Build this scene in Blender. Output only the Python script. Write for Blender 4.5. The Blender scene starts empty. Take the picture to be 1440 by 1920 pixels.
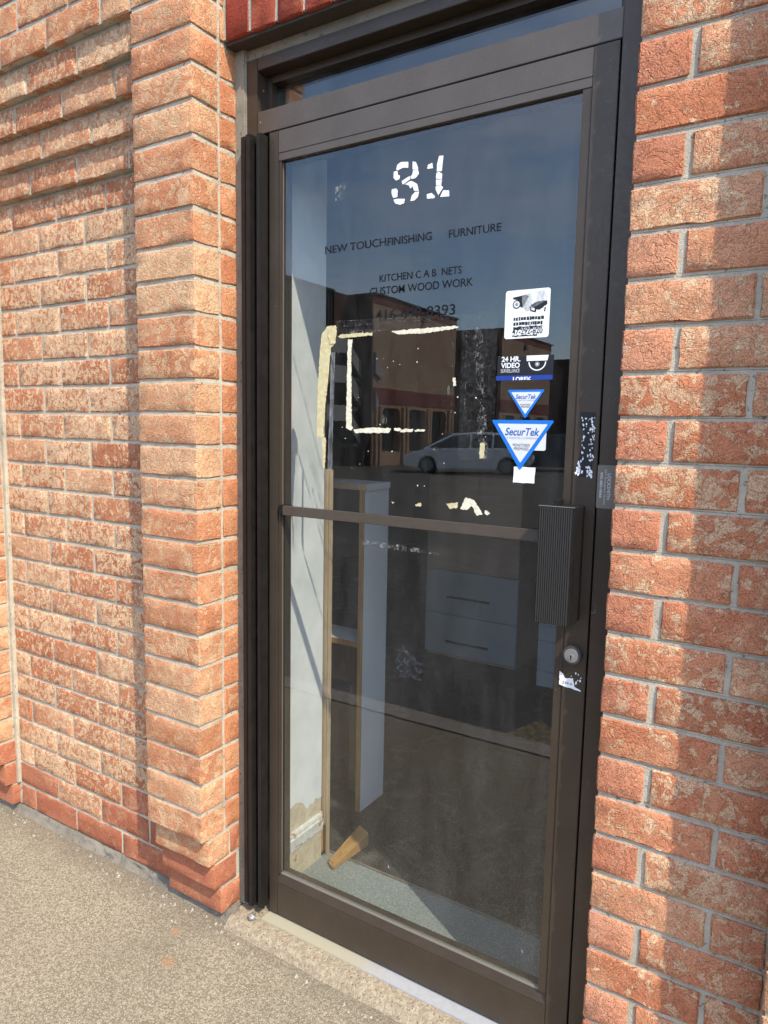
import bpy, bmesh, math, random
from mathutils import Vector, Matrix
random.seed(7)
SC = bpy.context.scene
COL = SC.collection

# ------------------------------------------------------------------ camera, sky, sun, exposure
Rw = Matrix(((0.8475754, 0.5303284, 0.0191765), (0.0791117, -0.0905396, -0.9927457), (-0.5247449, 0.8429439, -0.1186943)))
cam = bpy.data.cameras.new('camera'); cam_o = bpy.data.objects.new('camera', cam); COL.objects.link(cam_o)
cam.sensor_fit = 'VERTICAL'; cam.sensor_height = 36.0; cam.sensor_width = 27.0
cam.lens = 1319.4663 / 1920 * 36.0
cam.clip_start = 0.02; cam.clip_end = 2000
m = Matrix.Identity(4)
for i in range(3):
    m[i][0] = Rw[0][i]; m[i][1] = -Rw[1][i]; m[i][2] = -Rw[2][i]
m[0][3], m[1][3], m[2][3] = 1.4465484, -1.3541199, -1.0078927
cam_o.matrix_world = m
SC.camera = cam_o
SUN = Vector((1.75, -1.0, 2.3)).normalized()          # towards the sun
EL = math.asin(SUN.z); AZ = math.atan2(SUN.x, SUN.y)
W = bpy.data.worlds.new('World'); SC.world = W; W.use_nodes = True
nt = W.node_tree; N = nt.nodes; Lk = nt.links
sky = N.new('ShaderNodeTexSky'); sky.sky_type = 'NISHITA'; sky.sun_disc = False
sky.sun_elevation = EL; sky.sun_rotation = AZ; sky.air_density = 1.0; sky.dust_density = 1.0; sky.ozone_density = 3.0
tc = N.new('ShaderNodeTexCoord'); mp = N.new('ShaderNodeMapping'); mp.inputs['Scale'].default_value = (1.2, 1.2, 5.0)
mp.inputs['Location'].default_value = (0.3, 0.1, 0.45)
no = N.new('ShaderNodeTexNoise'); no.inputs['Scale'].default_value = 1.8; no.inputs['Detail'].default_value = 7; no.inputs['Roughness'].default_value = 0.55; no.inputs['Distortion'].default_value = 0.4
rp = N.new('ShaderNodeValToRGB'); rp.color_ramp.elements[0].position = 0.40; rp.color_ramp.elements[1].position = 0.72
rp.color_ramp.elements[1].color = (0.62, 0.62, 0.62, 1)
mx = N.new('ShaderNodeMixRGB'); mx.inputs[2].default_value = (4.9, 4.9, 5.2, 1)
Lk.new(tc.outputs['Generated'], mp.inputs[0]); Lk.new(mp.outputs[0], no.inputs[0]); Lk.new(no.outputs[0], rp.inputs[0])
Lk.new(rp.outputs[0], mx.inputs[0]); Lk.new(sky.outputs[0], mx.inputs[1]); Lk.new(mx.outputs[0], N['Background'].inputs[0])
N['Background'].inputs[1].default_value = 0.15
sun = bpy.data.lights.new('sun', 'SUN'); sun.energy = 2.25; sun.angle = math.radians(0.6); sun.color = (1.0, 0.90, 0.73)
sun_o = bpy.data.objects.new('sun', sun); COL.objects.link(sun_o)
sun_o.rotation_euler = (-SUN).to_track_quat('-Z', 'Y').to_euler()
sun_o.location = (4, -4, 4)
SC.view_settings.view_transform = 'Standard'; SC.view_settings.look = 'None'
SC.view_settings.gamma = 1.0; SC.view_settings.use_curve_mapping = False
SC.view_settings.exposure = 1.42
SC.render.engine = 'CYCLES'
SC.cycles.max_bounces = 8; SC.cycles.transparent_max_bounces = 16
SC.cycles.use_denoising = True

# ------------------------------------------------------------------ materials
def mat(name, color=(.5, .5, .5), rough=.6, metal=0.0, spec=.5):
    m = bpy.data.materials.new(name); m.use_nodes = True
    b = m.node_tree.nodes['Principled BSDF']
    b.inputs['Base Color'].default_value = (*color, 1); b.inputs['Roughness'].default_value = rough
    b.inputs['Metallic'].default_value = metal; b.inputs['Specular IOR Level'].default_value = spec
    return m
class NB:
    """small node helper"""
    def __init__(s, m):
        s.nt = m.node_tree; s.b = s.nt.nodes['Principled BSDF']; s.tc = s.nt.nodes.new('ShaderNodeTexCoord')
        s.vec = s.tc.outputs['Object']
    def n(s, t, **k):
        x = s.nt.nodes.new(t)
        for a, b in k.items():
            if a in x.inputs.keys(): x.inputs[a].default_value = b
            else: setattr(x, a, b)
        return x
    def l(s, a, b): s.nt.links.new(a, b)
    def offset_random(s, k=37.0):
        oi = s.n('ShaderNodeObjectInfo'); a = s.n('ShaderNodeVectorMath', operation='MULTIPLY_ADD')
        cmb = s.n('ShaderNodeCombineXYZ'); mm = s.n('ShaderNodeMath', operation='MULTIPLY'); mm.inputs[1].default_value = 7.3
        s.l(oi.outputs['Random'], mm.inputs[0]); s.l(oi.outputs['Random'], cmb.inputs[0]); s.l(mm.outputs[0], cmb.inputs[1]); s.l(oi.outputs['Random'], cmb.inputs[2])
        s.l(cmb.outputs[0], a.inputs[0]); a.inputs[1].default_value = (k, k, k); s.l(s.vec, a.inputs[2]); s.vec = a.outputs[0]
        s.rand = oi.outputs['Random']
    def mapping(s, scale):
        mp = s.n('ShaderNodeMapping'); mp.inputs['Scale'].default_value = scale; s.l(s.vec, mp.inputs[0]); return mp.outputs[0]
    def noise(s, scale, detail=3, rough=.55, dist=0, vec=None):
        x = s.n('ShaderNodeTexNoise'); x.inputs['Scale'].default_value = scale; x.inputs['Detail'].default_value = detail
        x.inputs['Roughness'].default_value = rough; x.inputs['Distortion'].default_value = dist
        s.l(vec or s.vec, x.inputs['Vector']); return x.outputs['Fac']
    def voro(s, scale, feature='F1', rnd=1.0, out='Distance', vec=None):
        x = s.n('ShaderNodeTexVoronoi', feature=feature); x.inputs['Scale'].default_value = scale; x.inputs['Randomness'].default_value = rnd
        s.l(vec or s.vec, x.inputs['Vector']); return x.outputs[out]
    def ramp(s, fac, stops):
        r = s.n('ShaderNodeValToRGB'); e = r.color_ramp.elements
        while len(e) < len(stops): e.new(.5)
        for q, (p, c) in zip(e, stops):
            q.position = p; q.color = (*c, 1) if len(c) == 3 else c
        s.l(fac, r.inputs[0]); return r.outputs[0]
    def gray(s, fac, a, b, va=0., vb=1.):
        return s.ramp(fac, [(a, (va,) * 3), (b, (vb,) * 3)])
    def mix(s, fac, a, b, mode='MIX'):
        x = s.n('ShaderNodeMixRGB', blend_type=mode)
        for v, i in ((fac, 0), (a, 1), (b, 2)):
            if isinstance(v, (int, float)): x.inputs[i].default_value = v
            elif isinstance(v, tuple): x.inputs[i].default_value = (*v, 1)
            else: s.l(v, x.inputs[i])
        return x.outputs[0]
    def math(s, op, a, b=None):
        x = s.n('ShaderNodeMath', operation=op)
        for v, i in ((a, 0), (b, 1)):
            if v is None: continue
            if isinstance(v, (int, float)): x.inputs[i].default_value = v
            else: s.l(v, x.inputs[i])
        return x.outputs[0]
    def col(s, c): s.l(c, s.b.inputs['Base Color'])
    def bump(s, h, strength, dist, prev=None):
        x = s.n('ShaderNodeBump'); x.inputs['Strength'].default_value = strength; x.inputs['Distance'].default_value = dist
        s.l(h, x.inputs['Height'])
        if prev is not None: s.l(prev, x.inputs['Normal'])
        s.l(x.outputs[0], s.b.inputs['Normal']); return x.outputs[0]

def brick_mat(name, base, cream, amount, size=38, dark=(.3, .1, .05), bark=.9, tanmix=.5, stretch=(1, 1, 1), crisp=.03, dist=.5, patch=.9):
    m = mat(name, base, .92, spec=.15); q = NB(m); q.offset_random()
    v = q.mapping(stretch)
    rnd2 = q.math('FRACT', q.math('MULTIPLY', q.rand, 13.7)); rnd3 = q.math('FRACT', q.math('MULTIPLY', q.rand, 71.3))
    tan = tuple(b * (1 - tanmix) + c * tanmix for b, c in zip(base, cream))
    tone = q.ramp(rnd3, [(0, tuple(c * .84 for c in base)), (.3, base), (.55, tuple((a_ + b_) / 2 for a_, b_ in zip(base, tan))), (.75, tan), (.88, base), (1, tuple(b * .78 + d * .22 for b, d in zip(base, dark)))])
    big = q.noise(9, 3, .55)
    c = q.mix(q.gray(big, .36, .66, 0, .55), tone, tuple(x * .5 + y * .5 for x, y in zip(base, dark)))
    c = q.mix(q.gray(q.noise(13, 3, .6, .4), .46, .70, 0, .6), c, tan)
    fine = q.noise(430, 2, .75); mid = q.noise(150, 3, .7, .2); grit = q.noise(240, 2, .6)
    # cream slip smeared over the face, broken up by the grain
    pn = q.noise(size, 5, .62, dist, v)
    pn = q.math('ADD', pn, q.math('MULTIPLY', q.math('SUBTRACT', mid, .5), .16))
    thr = q.math('ADD', q.math('MULTIPLY', rnd2, .12), amount)
    pmask = q.gray(q.math('SUBTRACT', pn, thr), -crisp, crisp, 0, 1)
    slip = q.math('MULTIPLY', pmask, q.gray(grit, .34, .56, .30, patch))
    creamc = q.mix(q.gray(big, .3, .7), cream, tuple(x * .80 for x in cream))
    c = q.mix(slip, c, creamc)
    # worn bare clay streaks
    c = q.mix(q.gray(q.noise(size * 1.5, 3, .6, .8, v), .60, .70, 0, .55), c, tuple(x * .80 for x in base))
    c = q.mix(1.0, c, q.gray(fine, .30, .70, .50, 1.42), 'MULTIPLY')
    c = q.mix(q.gray(q.noise(300, 2, .6), .60, .70, 0, .65), c, tuple(x * .38 for x in base))
    q.col(c)
    bark_n = q.noise(size * .62, 3, .6, 1.6, v)
    ridge = q.gray(q.math('ABSOLUTE', q.math('SUBTRACT', bark_n, .5)), 0, .035)
    lump = q.noise(size * 1.1, 3, .6, .3)
    h = q.math('ADD', q.math('MULTIPLY', ridge, .30), q.math('ADD', q.math('MULTIPLY', lump, .8), q.math('MULTIPLY', pmask, -.28)))
    b1 = q.bump(h, bark, .0038)
    b2 = q.bump(mid, .9, .0022, b1)
    q.bump(fine, .8, .0011, b2)
    return m
SALM = (.52, .215, .115); CREAM = (.70, .50, .33)
M = {}
M['panel'] = brick_mat('brick_panel', (.52, .200, .100), (.80, .59, .37), .41, 58, stretch=(1, 1, .85), tanmix=.4, crisp=.05, dist=.9)
M['pier'] = brick_mat('brick_pier', (.54, .232, .118), (.66, .465, .28), .45, 34, tanmix=.6, crisp=.05, patch=.75)
M['header'] = brick_mat('brick_header', (.56, .225, .108), (.64, .42, .24), .50, 40, tanmix=.35, crisp=.05, patch=.7)
M['right'] = brick_mat('brick_right', (.56, .215, .112), (.74, .53, .33), .465, 36, tanmix=.4, crisp=.022, dist=.6, patch=.85, bark=1.0)
M['plain'] = brick_mat('brick_plain', (.56, .225, .130), (.68, .45, .29), .55, 34, tanmix=.3, crisp=.04, patch=.75, bark=1.1)
M['base'] = brick_mat('brick_base', (.41, .145, .080), (.56, .31, .18), .50, 24, dark=(.20, .06, .035), tanmix=.25, bark=.7, crisp=.06, patch=.6)
M['soldier'] = brick_mat('brick_soldier', (.31, .060, .038), (.44, .145, .07), .50, 20, dark=(.08, .02, .022), tanmix=.25, bark=.35, crisp=.1, patch=.7)

def mortar_mat(name, c, k=1.0):
    m = mat(name, c, .95, spec=.15); q = NB(m)
    n1 = q.noise(14, 4, .6); n2 = q.noise(220, 3, .7); n3 = q.noise(700, 2)
    cc = q.mix(q.gray(n1, .35, .7), c, tuple(x * .72 for x in c))
    cc = q.mix(q.gray(n3, .56, .7, 0, .45), cc, tuple(x * .4 for x in c))
    cc = q.mix(q.gray(q.noise(5, 5, .7, .5), .48, .66, 0, .55), cc, tuple(x * .55 for x in c)); cc = q.mix(q.gray(q.noise(75, 3, .6), .62, .68, 0, .7), cc, (.10, .085, .07))
    q.col(cc); b = q.bump(n2, .8, .004 * k); q.bump(n3, .6, .0015, b); return m
M['mortar'] = mortar_mat('mortar', (.60, .54, .43))
M['mortar_dark'] = mortar_mat('mortar_dark', (.30, .27, .22), 2)
M['caulk'] = mortar_mat('caulk', (.30, .275, .225), .3)

def simple_noise_mat0(name, c1, c2, scale, rough):
    m = mat(name, c1, rough, spec=.3); q = NB(m); n = q.noise(scale, 4, .6); q.col(q.mix(q.gray(n, .35, .68), c1, c2)); return m
def bronze(name, c, rough=.42, metal=.35):
    m = mat(name, c, rough, metal); q = NB(m)
    s = q.noise(9, 4, .6); f = q.noise(90, 3, .6)
    dust = q.noise(38, 5, .7)
    cc = q.mix(q.gray(s, .35, .75, 0, .35), c, tuple(x * 1.5 + .01 for x in c))
    cc = q.mix(q.gray(dust, .64, .8, 0, .35), cc, (.22, .20, .18))
    sp = q.voro(160); cc = q.mix(q.gray(q.math('ADD', sp, q.math('MULTIPLY', f, .25)), .155, .19, .8, 0), cc, (.45, .43, .4))
    q.col(cc); q.l(q.gray(f, .3, .7, rough - .08, rough + .12), q.b.inputs['Roughness'])
    q.bump(f, .08, .002); return m
M['bronze'] = bronze('bronze_anodised', (.068, .051, .037), .38, .45)
M['bronze2'] = bronze('bronze_sky_sheen', (.108, .088, .070), .38, .45)  # lighter bronze: sky sheen of the top rails put into the colour; push bar too
M['black'] = simple_noise_mat0('black_vinyl', (.009, .008, .0075), (.016, .014, .013), 30, .42)
M['rib'] = mat('rib_grey', (.05, .047, .045), .4, .4)
M['steel_angle'] = bronze('painted_steel', (.045, .038, .03), .6, .1)

def concrete(name, c, light, dark, s=190, b=1.0, warm=None):
    m = mat(name, c, .93, spec=.2); q = NB(m)
    big = q.noise(1.7, 5, .6, .3); n = q.noise(s * .55, 4, .72); nf = q.noise(s * 2.2, 3, .75)
    cc = q.mix(q.gray(big, .32, .70), c, tuple(x * .70 for x in c))
    cc = q.mix(q.gray(n, .42, .56, 0, .75), cc, dark)
    v1 = q.voro(s * 1.15); v2c = q.voro(s * 1.15, out='Color')
    sep = q.n('ShaderNodeSeparateColor'); q.l(v2c, sep.inputs[0])
    chip = q.math('MULTIPLY', q.gray(v1, .25, .42, 1, 0), q.gray(sep.outputs[0], .55, .62))
    cc = q.mix(chip, cc, light)
    chip2 = q.math('MULTIPLY', q.gray(v1, .22, .38, 1, 0), q.gray(sep.outputs[1], .80, .86))
    cc = q.mix(chip2, cc, tuple(x * .45 for x in dark))
    cc = q.mix(q.gray(nf, .56, .68, 0, .7), cc, tuple(x * .5 for x in dark))
    if warm:
        for (px, py, r) in warm:
            d = q.n('ShaderNodeVectorMath', operation='DISTANCE'); q.l(q.tc.outputs['Object'], d.inputs[0]); d.inputs[1].default_value = (px, py, -2.52)
            w = q.math('ADD', d.outputs['Value'], q.math('MULTIPLY', q.noise(30, 3), r * 1.6))
            cc = q.mix(q.gray(w, r * .7, r * 1.9, .62, 0), cc, (.44, .20, .075))
    if warm:
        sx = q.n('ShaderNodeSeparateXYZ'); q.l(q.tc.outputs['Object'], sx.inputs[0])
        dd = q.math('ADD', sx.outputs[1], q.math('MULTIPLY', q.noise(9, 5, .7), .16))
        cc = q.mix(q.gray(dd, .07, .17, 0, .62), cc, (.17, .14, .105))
        st_ = q.noise(3.2, 5, .65, .8); cc = q.mix(q.gray(st_, .55, .72, 0, .28), cc, (.22, .19, .145))
        st2 = q.noise(26, 4, .7); cc = q.mix(q.gray(st2, .66, .74, 0, .5), cc, (.20, .165, .12))
    q.col(cc)
    b1 = q.bump(n, .9 * b, .004); b2 = q.bump(v1, .5 * b, .002, b1); q.bump(nf, .5 * b, .0012, b2)
    return m
WARM = [(-.094, -.017, .020), (-.014, -.117, .024)]
M['walk'] = concrete('sidewalk_concrete', (.415, .362, .262), (.66, .59, .46), (.16, .13, .085), 260, 1.0, warm=WARM)
M['sill'] = concrete('sill_concrete', (.43, .365, .26), (.28, .225, .17), (.23, .185, .13), 130, 1.3)
M['kerb'] = concrete('kerb_concrete', (.42, .38, .32), (.6, .55, .48), (.26, .23, .19), 150)
M['asphalt'] = concrete('asphalt', (.125, .115, .10), (.20, .185, .165), (.07, .065, .06), 90)
M['yellow_line'] = None

def worn_line():
    m = mat('worn_yellow_paint', (.3, .2, .04), .9); q = NB(m)
    q.col(q.mix(q.gray(q.noise(26, 5, .75), .46, .56), (.11, .10, .085), (.27, .19, .06))); return m
M['yellow_line'] = worn_line()
def simple_noise_mat(name, c1, c2, scale, rough=.7, bump=.3, bd=.002, detail=4, stretch=(1, 1, 1), spec=.4, lo=.35, hi=.68):
    m = mat(name, c1, rough, spec=spec); q = NB(m); v = q.mapping(stretch)
    n = q.noise(scale, detail, .6, .2, v); q.col(q.mix(q.gray(n, lo, hi), c1, c2)); q.bump(n, bump, bd); return m
M['drywall_paint'] = simple_noise_mat('white_wall_paint', (.74, .76, .77), (.62, .65, .66), 9, .6, .1)
def dirty_plaster():
    m = mat('bare_plaster', (.6, .53, .40), .9); q = NB(m)
    n = q.noise(22, 5, .65, .5); n2 = q.noise(14, 3, .6, .8); n3 = q.noise(160, 2)
    c = q.mix(q.gray(n, .3, .7), (.64, .58, .45), (.44, .35, .23))
    c = q.mix(q.gray(n2, .60, .66, 0, .85), c, (.26, .13, .07)); c = q.mix(q.gray(n3, .6, .7, 0, .3), c, (.2, .15, .1))
    q.col(c); q.bump(n, .7, .004); return m
M['plaster'] = dirty_plaster()
def chipped(name):
    m = mat(name, (.7, .7, .68), .6); q = NB(m); v = q.mapping((1, 1, 1.7))
    n = q.noise(17, 4, .6, .7, v); n2 = q.noise(60, 3)
    c = q.mix(q.gray(n2, .35, .7), (.66, .67, .64), (.52, .5, .44)); c = q.mix(q.gray(n, .585, .61), c, (.36, .24, .14))
    q.col(c); q.bump(q.gray(n, .585, .61), .6, .001); return m
M['chipped'] = chipped('chipped_white_paint')
def wood(name, a, b, s=1.0, axis=(1, 1, .08)):
    m = mat(name, a, .65); q = NB(m); v = q.mapping(axis)
    n = q.noise(70 * s, 5, .65, .6, v); n2 = q.noise(6 * s, 3)
    c = q.mix(q.gray(n, .35, .65), a, b); c = q.mix(q.gray(n2, .4, .7, 0, .4), c, tuple(x * .6 for x in b)); q.col(c); q.bump(n, .3, .001); return m
M['pine'] = wood('raw_pine', (.50, .30, .12), (.36, .19, .06))
M['pale_wood'] = wood('pale_wood', (.50, .38, .25), (.38, .28, .17))
M['wedge_wood'] = wood('wedge_wood', (.52, .32, .12), (.36, .20, .07), 1.0, (1, .1, 1))
M['brown_board'] = wood('brown_board', (.20, .11, .05), (.14, .075, .035), .5)
M['melamine'] = simple_noise_mat('white_melamine', (.78, .82, .88), (.72, .76, .82), 5, .45, .02)
M['cab_grey'] = simple_noise_mat('grey_drawer_front', (.62, .68, .68), (.56, .62, .62), 4, .4, .02)
M['cab_brown'] = wood('walnut_panel', (.74, .52, .37), (.62, .42, .29), .3, (.12, 1, 1))
M['dark_handle'] = mat('dark_pull', (.015, .015, .015), .35, .6)
M['carpet'] = simple_noise_mat('charcoal_carpet', (.045, .042, .040), (.085, .078, .07), 260, .98, .9, .004, 3, spec=.05)
def carpet2():
    m = mat('charcoal_carpet', (.04, .04, .04), .98, spec=.05); q = NB(m)
    n = q.noise(300, 3, .7); d = q.noise(5, 5, .65, .6); sp = q.voro(60); f = q.noise(40, 2)
    c = q.mix(q.gray(n, .3, .7), (.014, .013, .013), (.10, .094, .088)); c = q.mix(q.math('MULTIPLY', q.gray(d, .50, .70, 0, .75), q.gray(n, .35, .62)), c, (.26, .24, .215))
    c = q.mix(q.gray(q.math('ADD', sp, q.math('MULTIPLY', f, .3)), .16, .2, .9, 0), c, (.45, .42, .38))
    q.col(c); q.bump(n, 1.0, .004); return m
M['carpet'] = carpet2()
M['terrazzo'] = concrete('terrazzo_tile', (.30, .34, .33), (.52, .55, .53), (.19, .22, .21), 260, .15)
M['room'] = simple_noise_mat('room_paint', (.52, .50, .48), (.45, .44, .42), 3, .85, .05)
def thr_mat():
    m = mat('galvanised_strip', (.4, .43, .48), .5); q = NB(m)
    sx = q.n('ShaderNodeSeparateXYZ'); q.l(q.tc.outputs['Object'], sx.inputs[0])
    n = q.noise(12, 5, .65, .4); e = q.math('ADD', sx.outputs[0], q.math('MULTIPLY', n, .35))
    c = q.mix(q.gray(q.noise(60, 4, .7), .4, .7, 0, .4), (.34, .35, .365), (.25, .25, .245)); c = q.mix(q.gray(e, -.10, .18, .9, 0), c, (.34, .31, .22)); q.col(c); q.bump(n, .3, .002); return m
M['threshold'] = thr_mat()

def glass_mat(name, F0=.075, tint=(.955, .97, .965), dust=.0):
    m = bpy.data.materials.new(name); m.use_nodes = True; nt = m.node_tree
    for n in list(nt.nodes): nt.nodes.remove(n)
    out = nt.nodes.new('ShaderNodeOutputMaterial'); tr = nt.nodes.new('ShaderNodeBsdfTransparent'); tr.inputs[0].default_value = (*tint, 1)
    gl = nt.nodes.new('ShaderNodeBsdfGlossy'); gl.inputs['Roughness'].default_value = 0.0
    lw = nt.nodes.new('ShaderNodeLayerWeight'); lw.inputs['Blend'].default_value = .5
    pw = nt.nodes.new('ShaderNodeMath'); pw.operation = 'POWER'; pw.inputs[1].default_value = 5
    ma = nt.nodes.new('ShaderNodeMath'); ma.operation = 'MULTIPLY_ADD'; ma.inputs[1].default_value = 1 - F0; ma.inputs[2].default_value = F0
    nt.links.new(lw.outputs['Facing'], pw.inputs[0]); nt.links.new(pw.outputs[0], ma.inputs[0])
    tw = nt.nodes.new('ShaderNodeTexCoord'); nw = nt.nodes.new('ShaderNodeTexNoise'); nw.inputs['Scale'].default_value = 3.5; nw.inputs['Detail'].default_value = 1.5
    nt.links.new(tw.outputs['Object'], nw.inputs['Vector']); bw_ = nt.nodes.new('ShaderNodeBump'); bw_.inputs['Strength'].default_value = .25; bw_.inputs['Distance'].default_value = .0009
    nt.links.new(nw.outputs[0], bw_.inputs['Height']); nt.links.new(bw_.outputs[0], gl.inputs['Normal'])
    mix = nt.nodes.new('ShaderNodeMixShader'); nt.links.new(ma.outputs[0], mix.inputs[0]); nt.links.new(tr.outputs[0], mix.inputs[1]); nt.links.new(gl.outputs[0], mix.inputs[2])
    last = mix.outputs[0]
    if dust:
        tcn = nt.nodes.new('ShaderNodeTexCoord')
        vo = nt.nodes.new('ShaderNodeTexVoronoi'); vo.inputs['Scale'].default_value = 42; nt.links.new(tcn.outputs['Object'], vo.inputs['Vector'])
        sc_ = nt.nodes.new('ShaderNodeSeparateColor'); nt.links.new(vo.outputs['Color'], sc_.inputs[0])
        thr = nt.nodes.new('ShaderNodeMath'); thr.operation = 'MULTIPLY'; thr.inputs[1].default_value = .062; nt.links.new(sc_.outputs[0], thr.inputs[0])
        p3 = nt.nodes.new('ShaderNodeMath'); p3.operation = 'POWER'; p3.inputs[1].default_value = 2.0; nt.links.new(sc_.outputs[1], p3.inputs[0])
        thr2 = nt.nodes.new('ShaderNodeMath'); thr2.operation = 'MULTIPLY'; nt.links.new(thr.outputs[0], thr2.inputs[0]); nt.links.new(p3.outputs[0], thr2.inputs[1])
        lt = nt.nodes.new('ShaderNodeMath'); lt.operation = 'LESS_THAN'; nt.links.new(vo.outputs['Distance'], lt.inputs[0]); nt.links.new(thr2.outputs[0], lt.inputs[1])
        ns = nt.nodes.new('ShaderNodeTexNoise'); ns.inputs['Scale'].default_value = 4; ns.inputs['Detail'].default_value = 6; ns.inputs['Roughness'].default_value = .7; mpn = nt.nodes.new('ShaderNodeMapping'); mpn.inputs['Scale'].default_value = (3, 3, .8); mpn.inputs['Rotation'].default_value = (0, .5, 0); nt.links.new(tcn.outputs['Object'], mpn.inputs[0]); nt.links.new(mpn.outputs[0], ns.inputs['Vector'])
        rr = nt.nodes.new('ShaderNodeValToRGB'); rr.color_ramp.elements[0].position = .42; rr.color_ramp.elements[1].position = .85; rr.color_ramp.elements[0].color = (.001,) * 3 + (1,); rr.color_ramp.elements[1].color = (dust,) * 3 + (1,)
        nt.links.new(ns.outputs[0], rr.inputs[0])
        ad = nt.nodes.new('ShaderNodeMath'); ad.operation = 'MULTIPLY_ADD'; ad.inputs[1].default_value = .45; nt.links.new(lt.outputs[0], ad.inputs[0]); nt.links.new(rr.outputs[0], ad.inputs[2])
        df = nt.nodes.new('ShaderNodeBsdfDiffuse'); df.inputs[0].default_value = (.75, .75, .72, 1)
        m2 = nt.nodes.new('ShaderNodeMixShader'); nt.links.new(ad.outputs[0], m2.inputs[0]); nt.links.new(last, m2.inputs[1]); nt.links.new(df.outputs[0], m2.inputs[2]); last = m2.outputs[0]
    nt.links.new(last, out.inputs[0]); return m
M['glass'] = glass_mat('door_glass', .064, dust=.022)
M['glass2'] = glass_mat('transom_glass', .075, dust=.04)
def film_mat(name, color, a, b, scale, mx_=.6, stretch=(1, 1, 1)):
    """thin residue: white diffuse broken up by noise over clear"""
    m = bpy.data.materials.new(name); m.use_nodes = True; nt = m.node_tree
    q = NB(m); pb = q.b; pb.inputs['Base Color'].default_value = (*color, 1); pb.inputs['Roughness'].default_value = .7
    n = q.noise(scale, 5, .75, .6, q.mapping(stretch)); q.l(q.gray(n, a, b, 0, mx_), pb.inputs['Alpha']); return m
M['film'] = film_mat('adhesive_film', (.40, .43, .45), .35, .62, 60, .5, (1, 1, .3))
M['scratch'] = film_mat('scratches', (.7, .7, .68), .52, .68, 170, .55, (1, 1, .5))
M['clear'] = film_mat('clear_tape', (.6, .6, .6), .42, .8, 120, .08)
M['plastic'] = film_mat('plastic_film', (.7, .72, .75), .45, .7, 50, .5)
M['tape'] = simple_noise_mat('yellowed_tape', (.62, .57, .36), (.50, .42, .20), 70, .8, .8, .002)
M['tape_white'] = simple_noise_mat('cream_tape', (.76, .74, .60), (.62, .58, .42), 90, .8, .8, .002)
M['white'] = mat('white_vinyl', (.82, .84, .84), .5)
M['ink'] = mat('dark_lettering', (.010, .011, .013), .6, spec=.2)
M['black_ink'] = mat('black_print', (.010, .010, .012), .45)
M['blue'] = mat('sticker_blue', (.008, .17, .62), .4)
M['blue2'] = mat('sticker_navy', (.012, .045, .30), .4)
M['logo_blue'] = mat('logo_blue', (.01, .10, .38), .4)
M['tri_white'] = mat('sticker_white', (.66, .68, .72), .45)
M['grey_plate'] = mat('grey_plate', (.20, .18, .15), .45, .3)
M['plate_text'] = mat('plate_text', (.62, .60, .56), .5)
M['zinc'] = mat('zinc_grey', (.42, .41, .40), .38, .75)
M['zinc_dark'] = mat('zinc_ring', (.10, .10, .105), .4, .6)
M['void'] = mat('keyhole_black', (.003, .003, .003), .6)
M['rubber'] = mat('gasket', (.02, .02, .02), .5)
M['bead'] = mat('glazing_bead', (.17, .16, .135), .45, .1)

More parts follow.
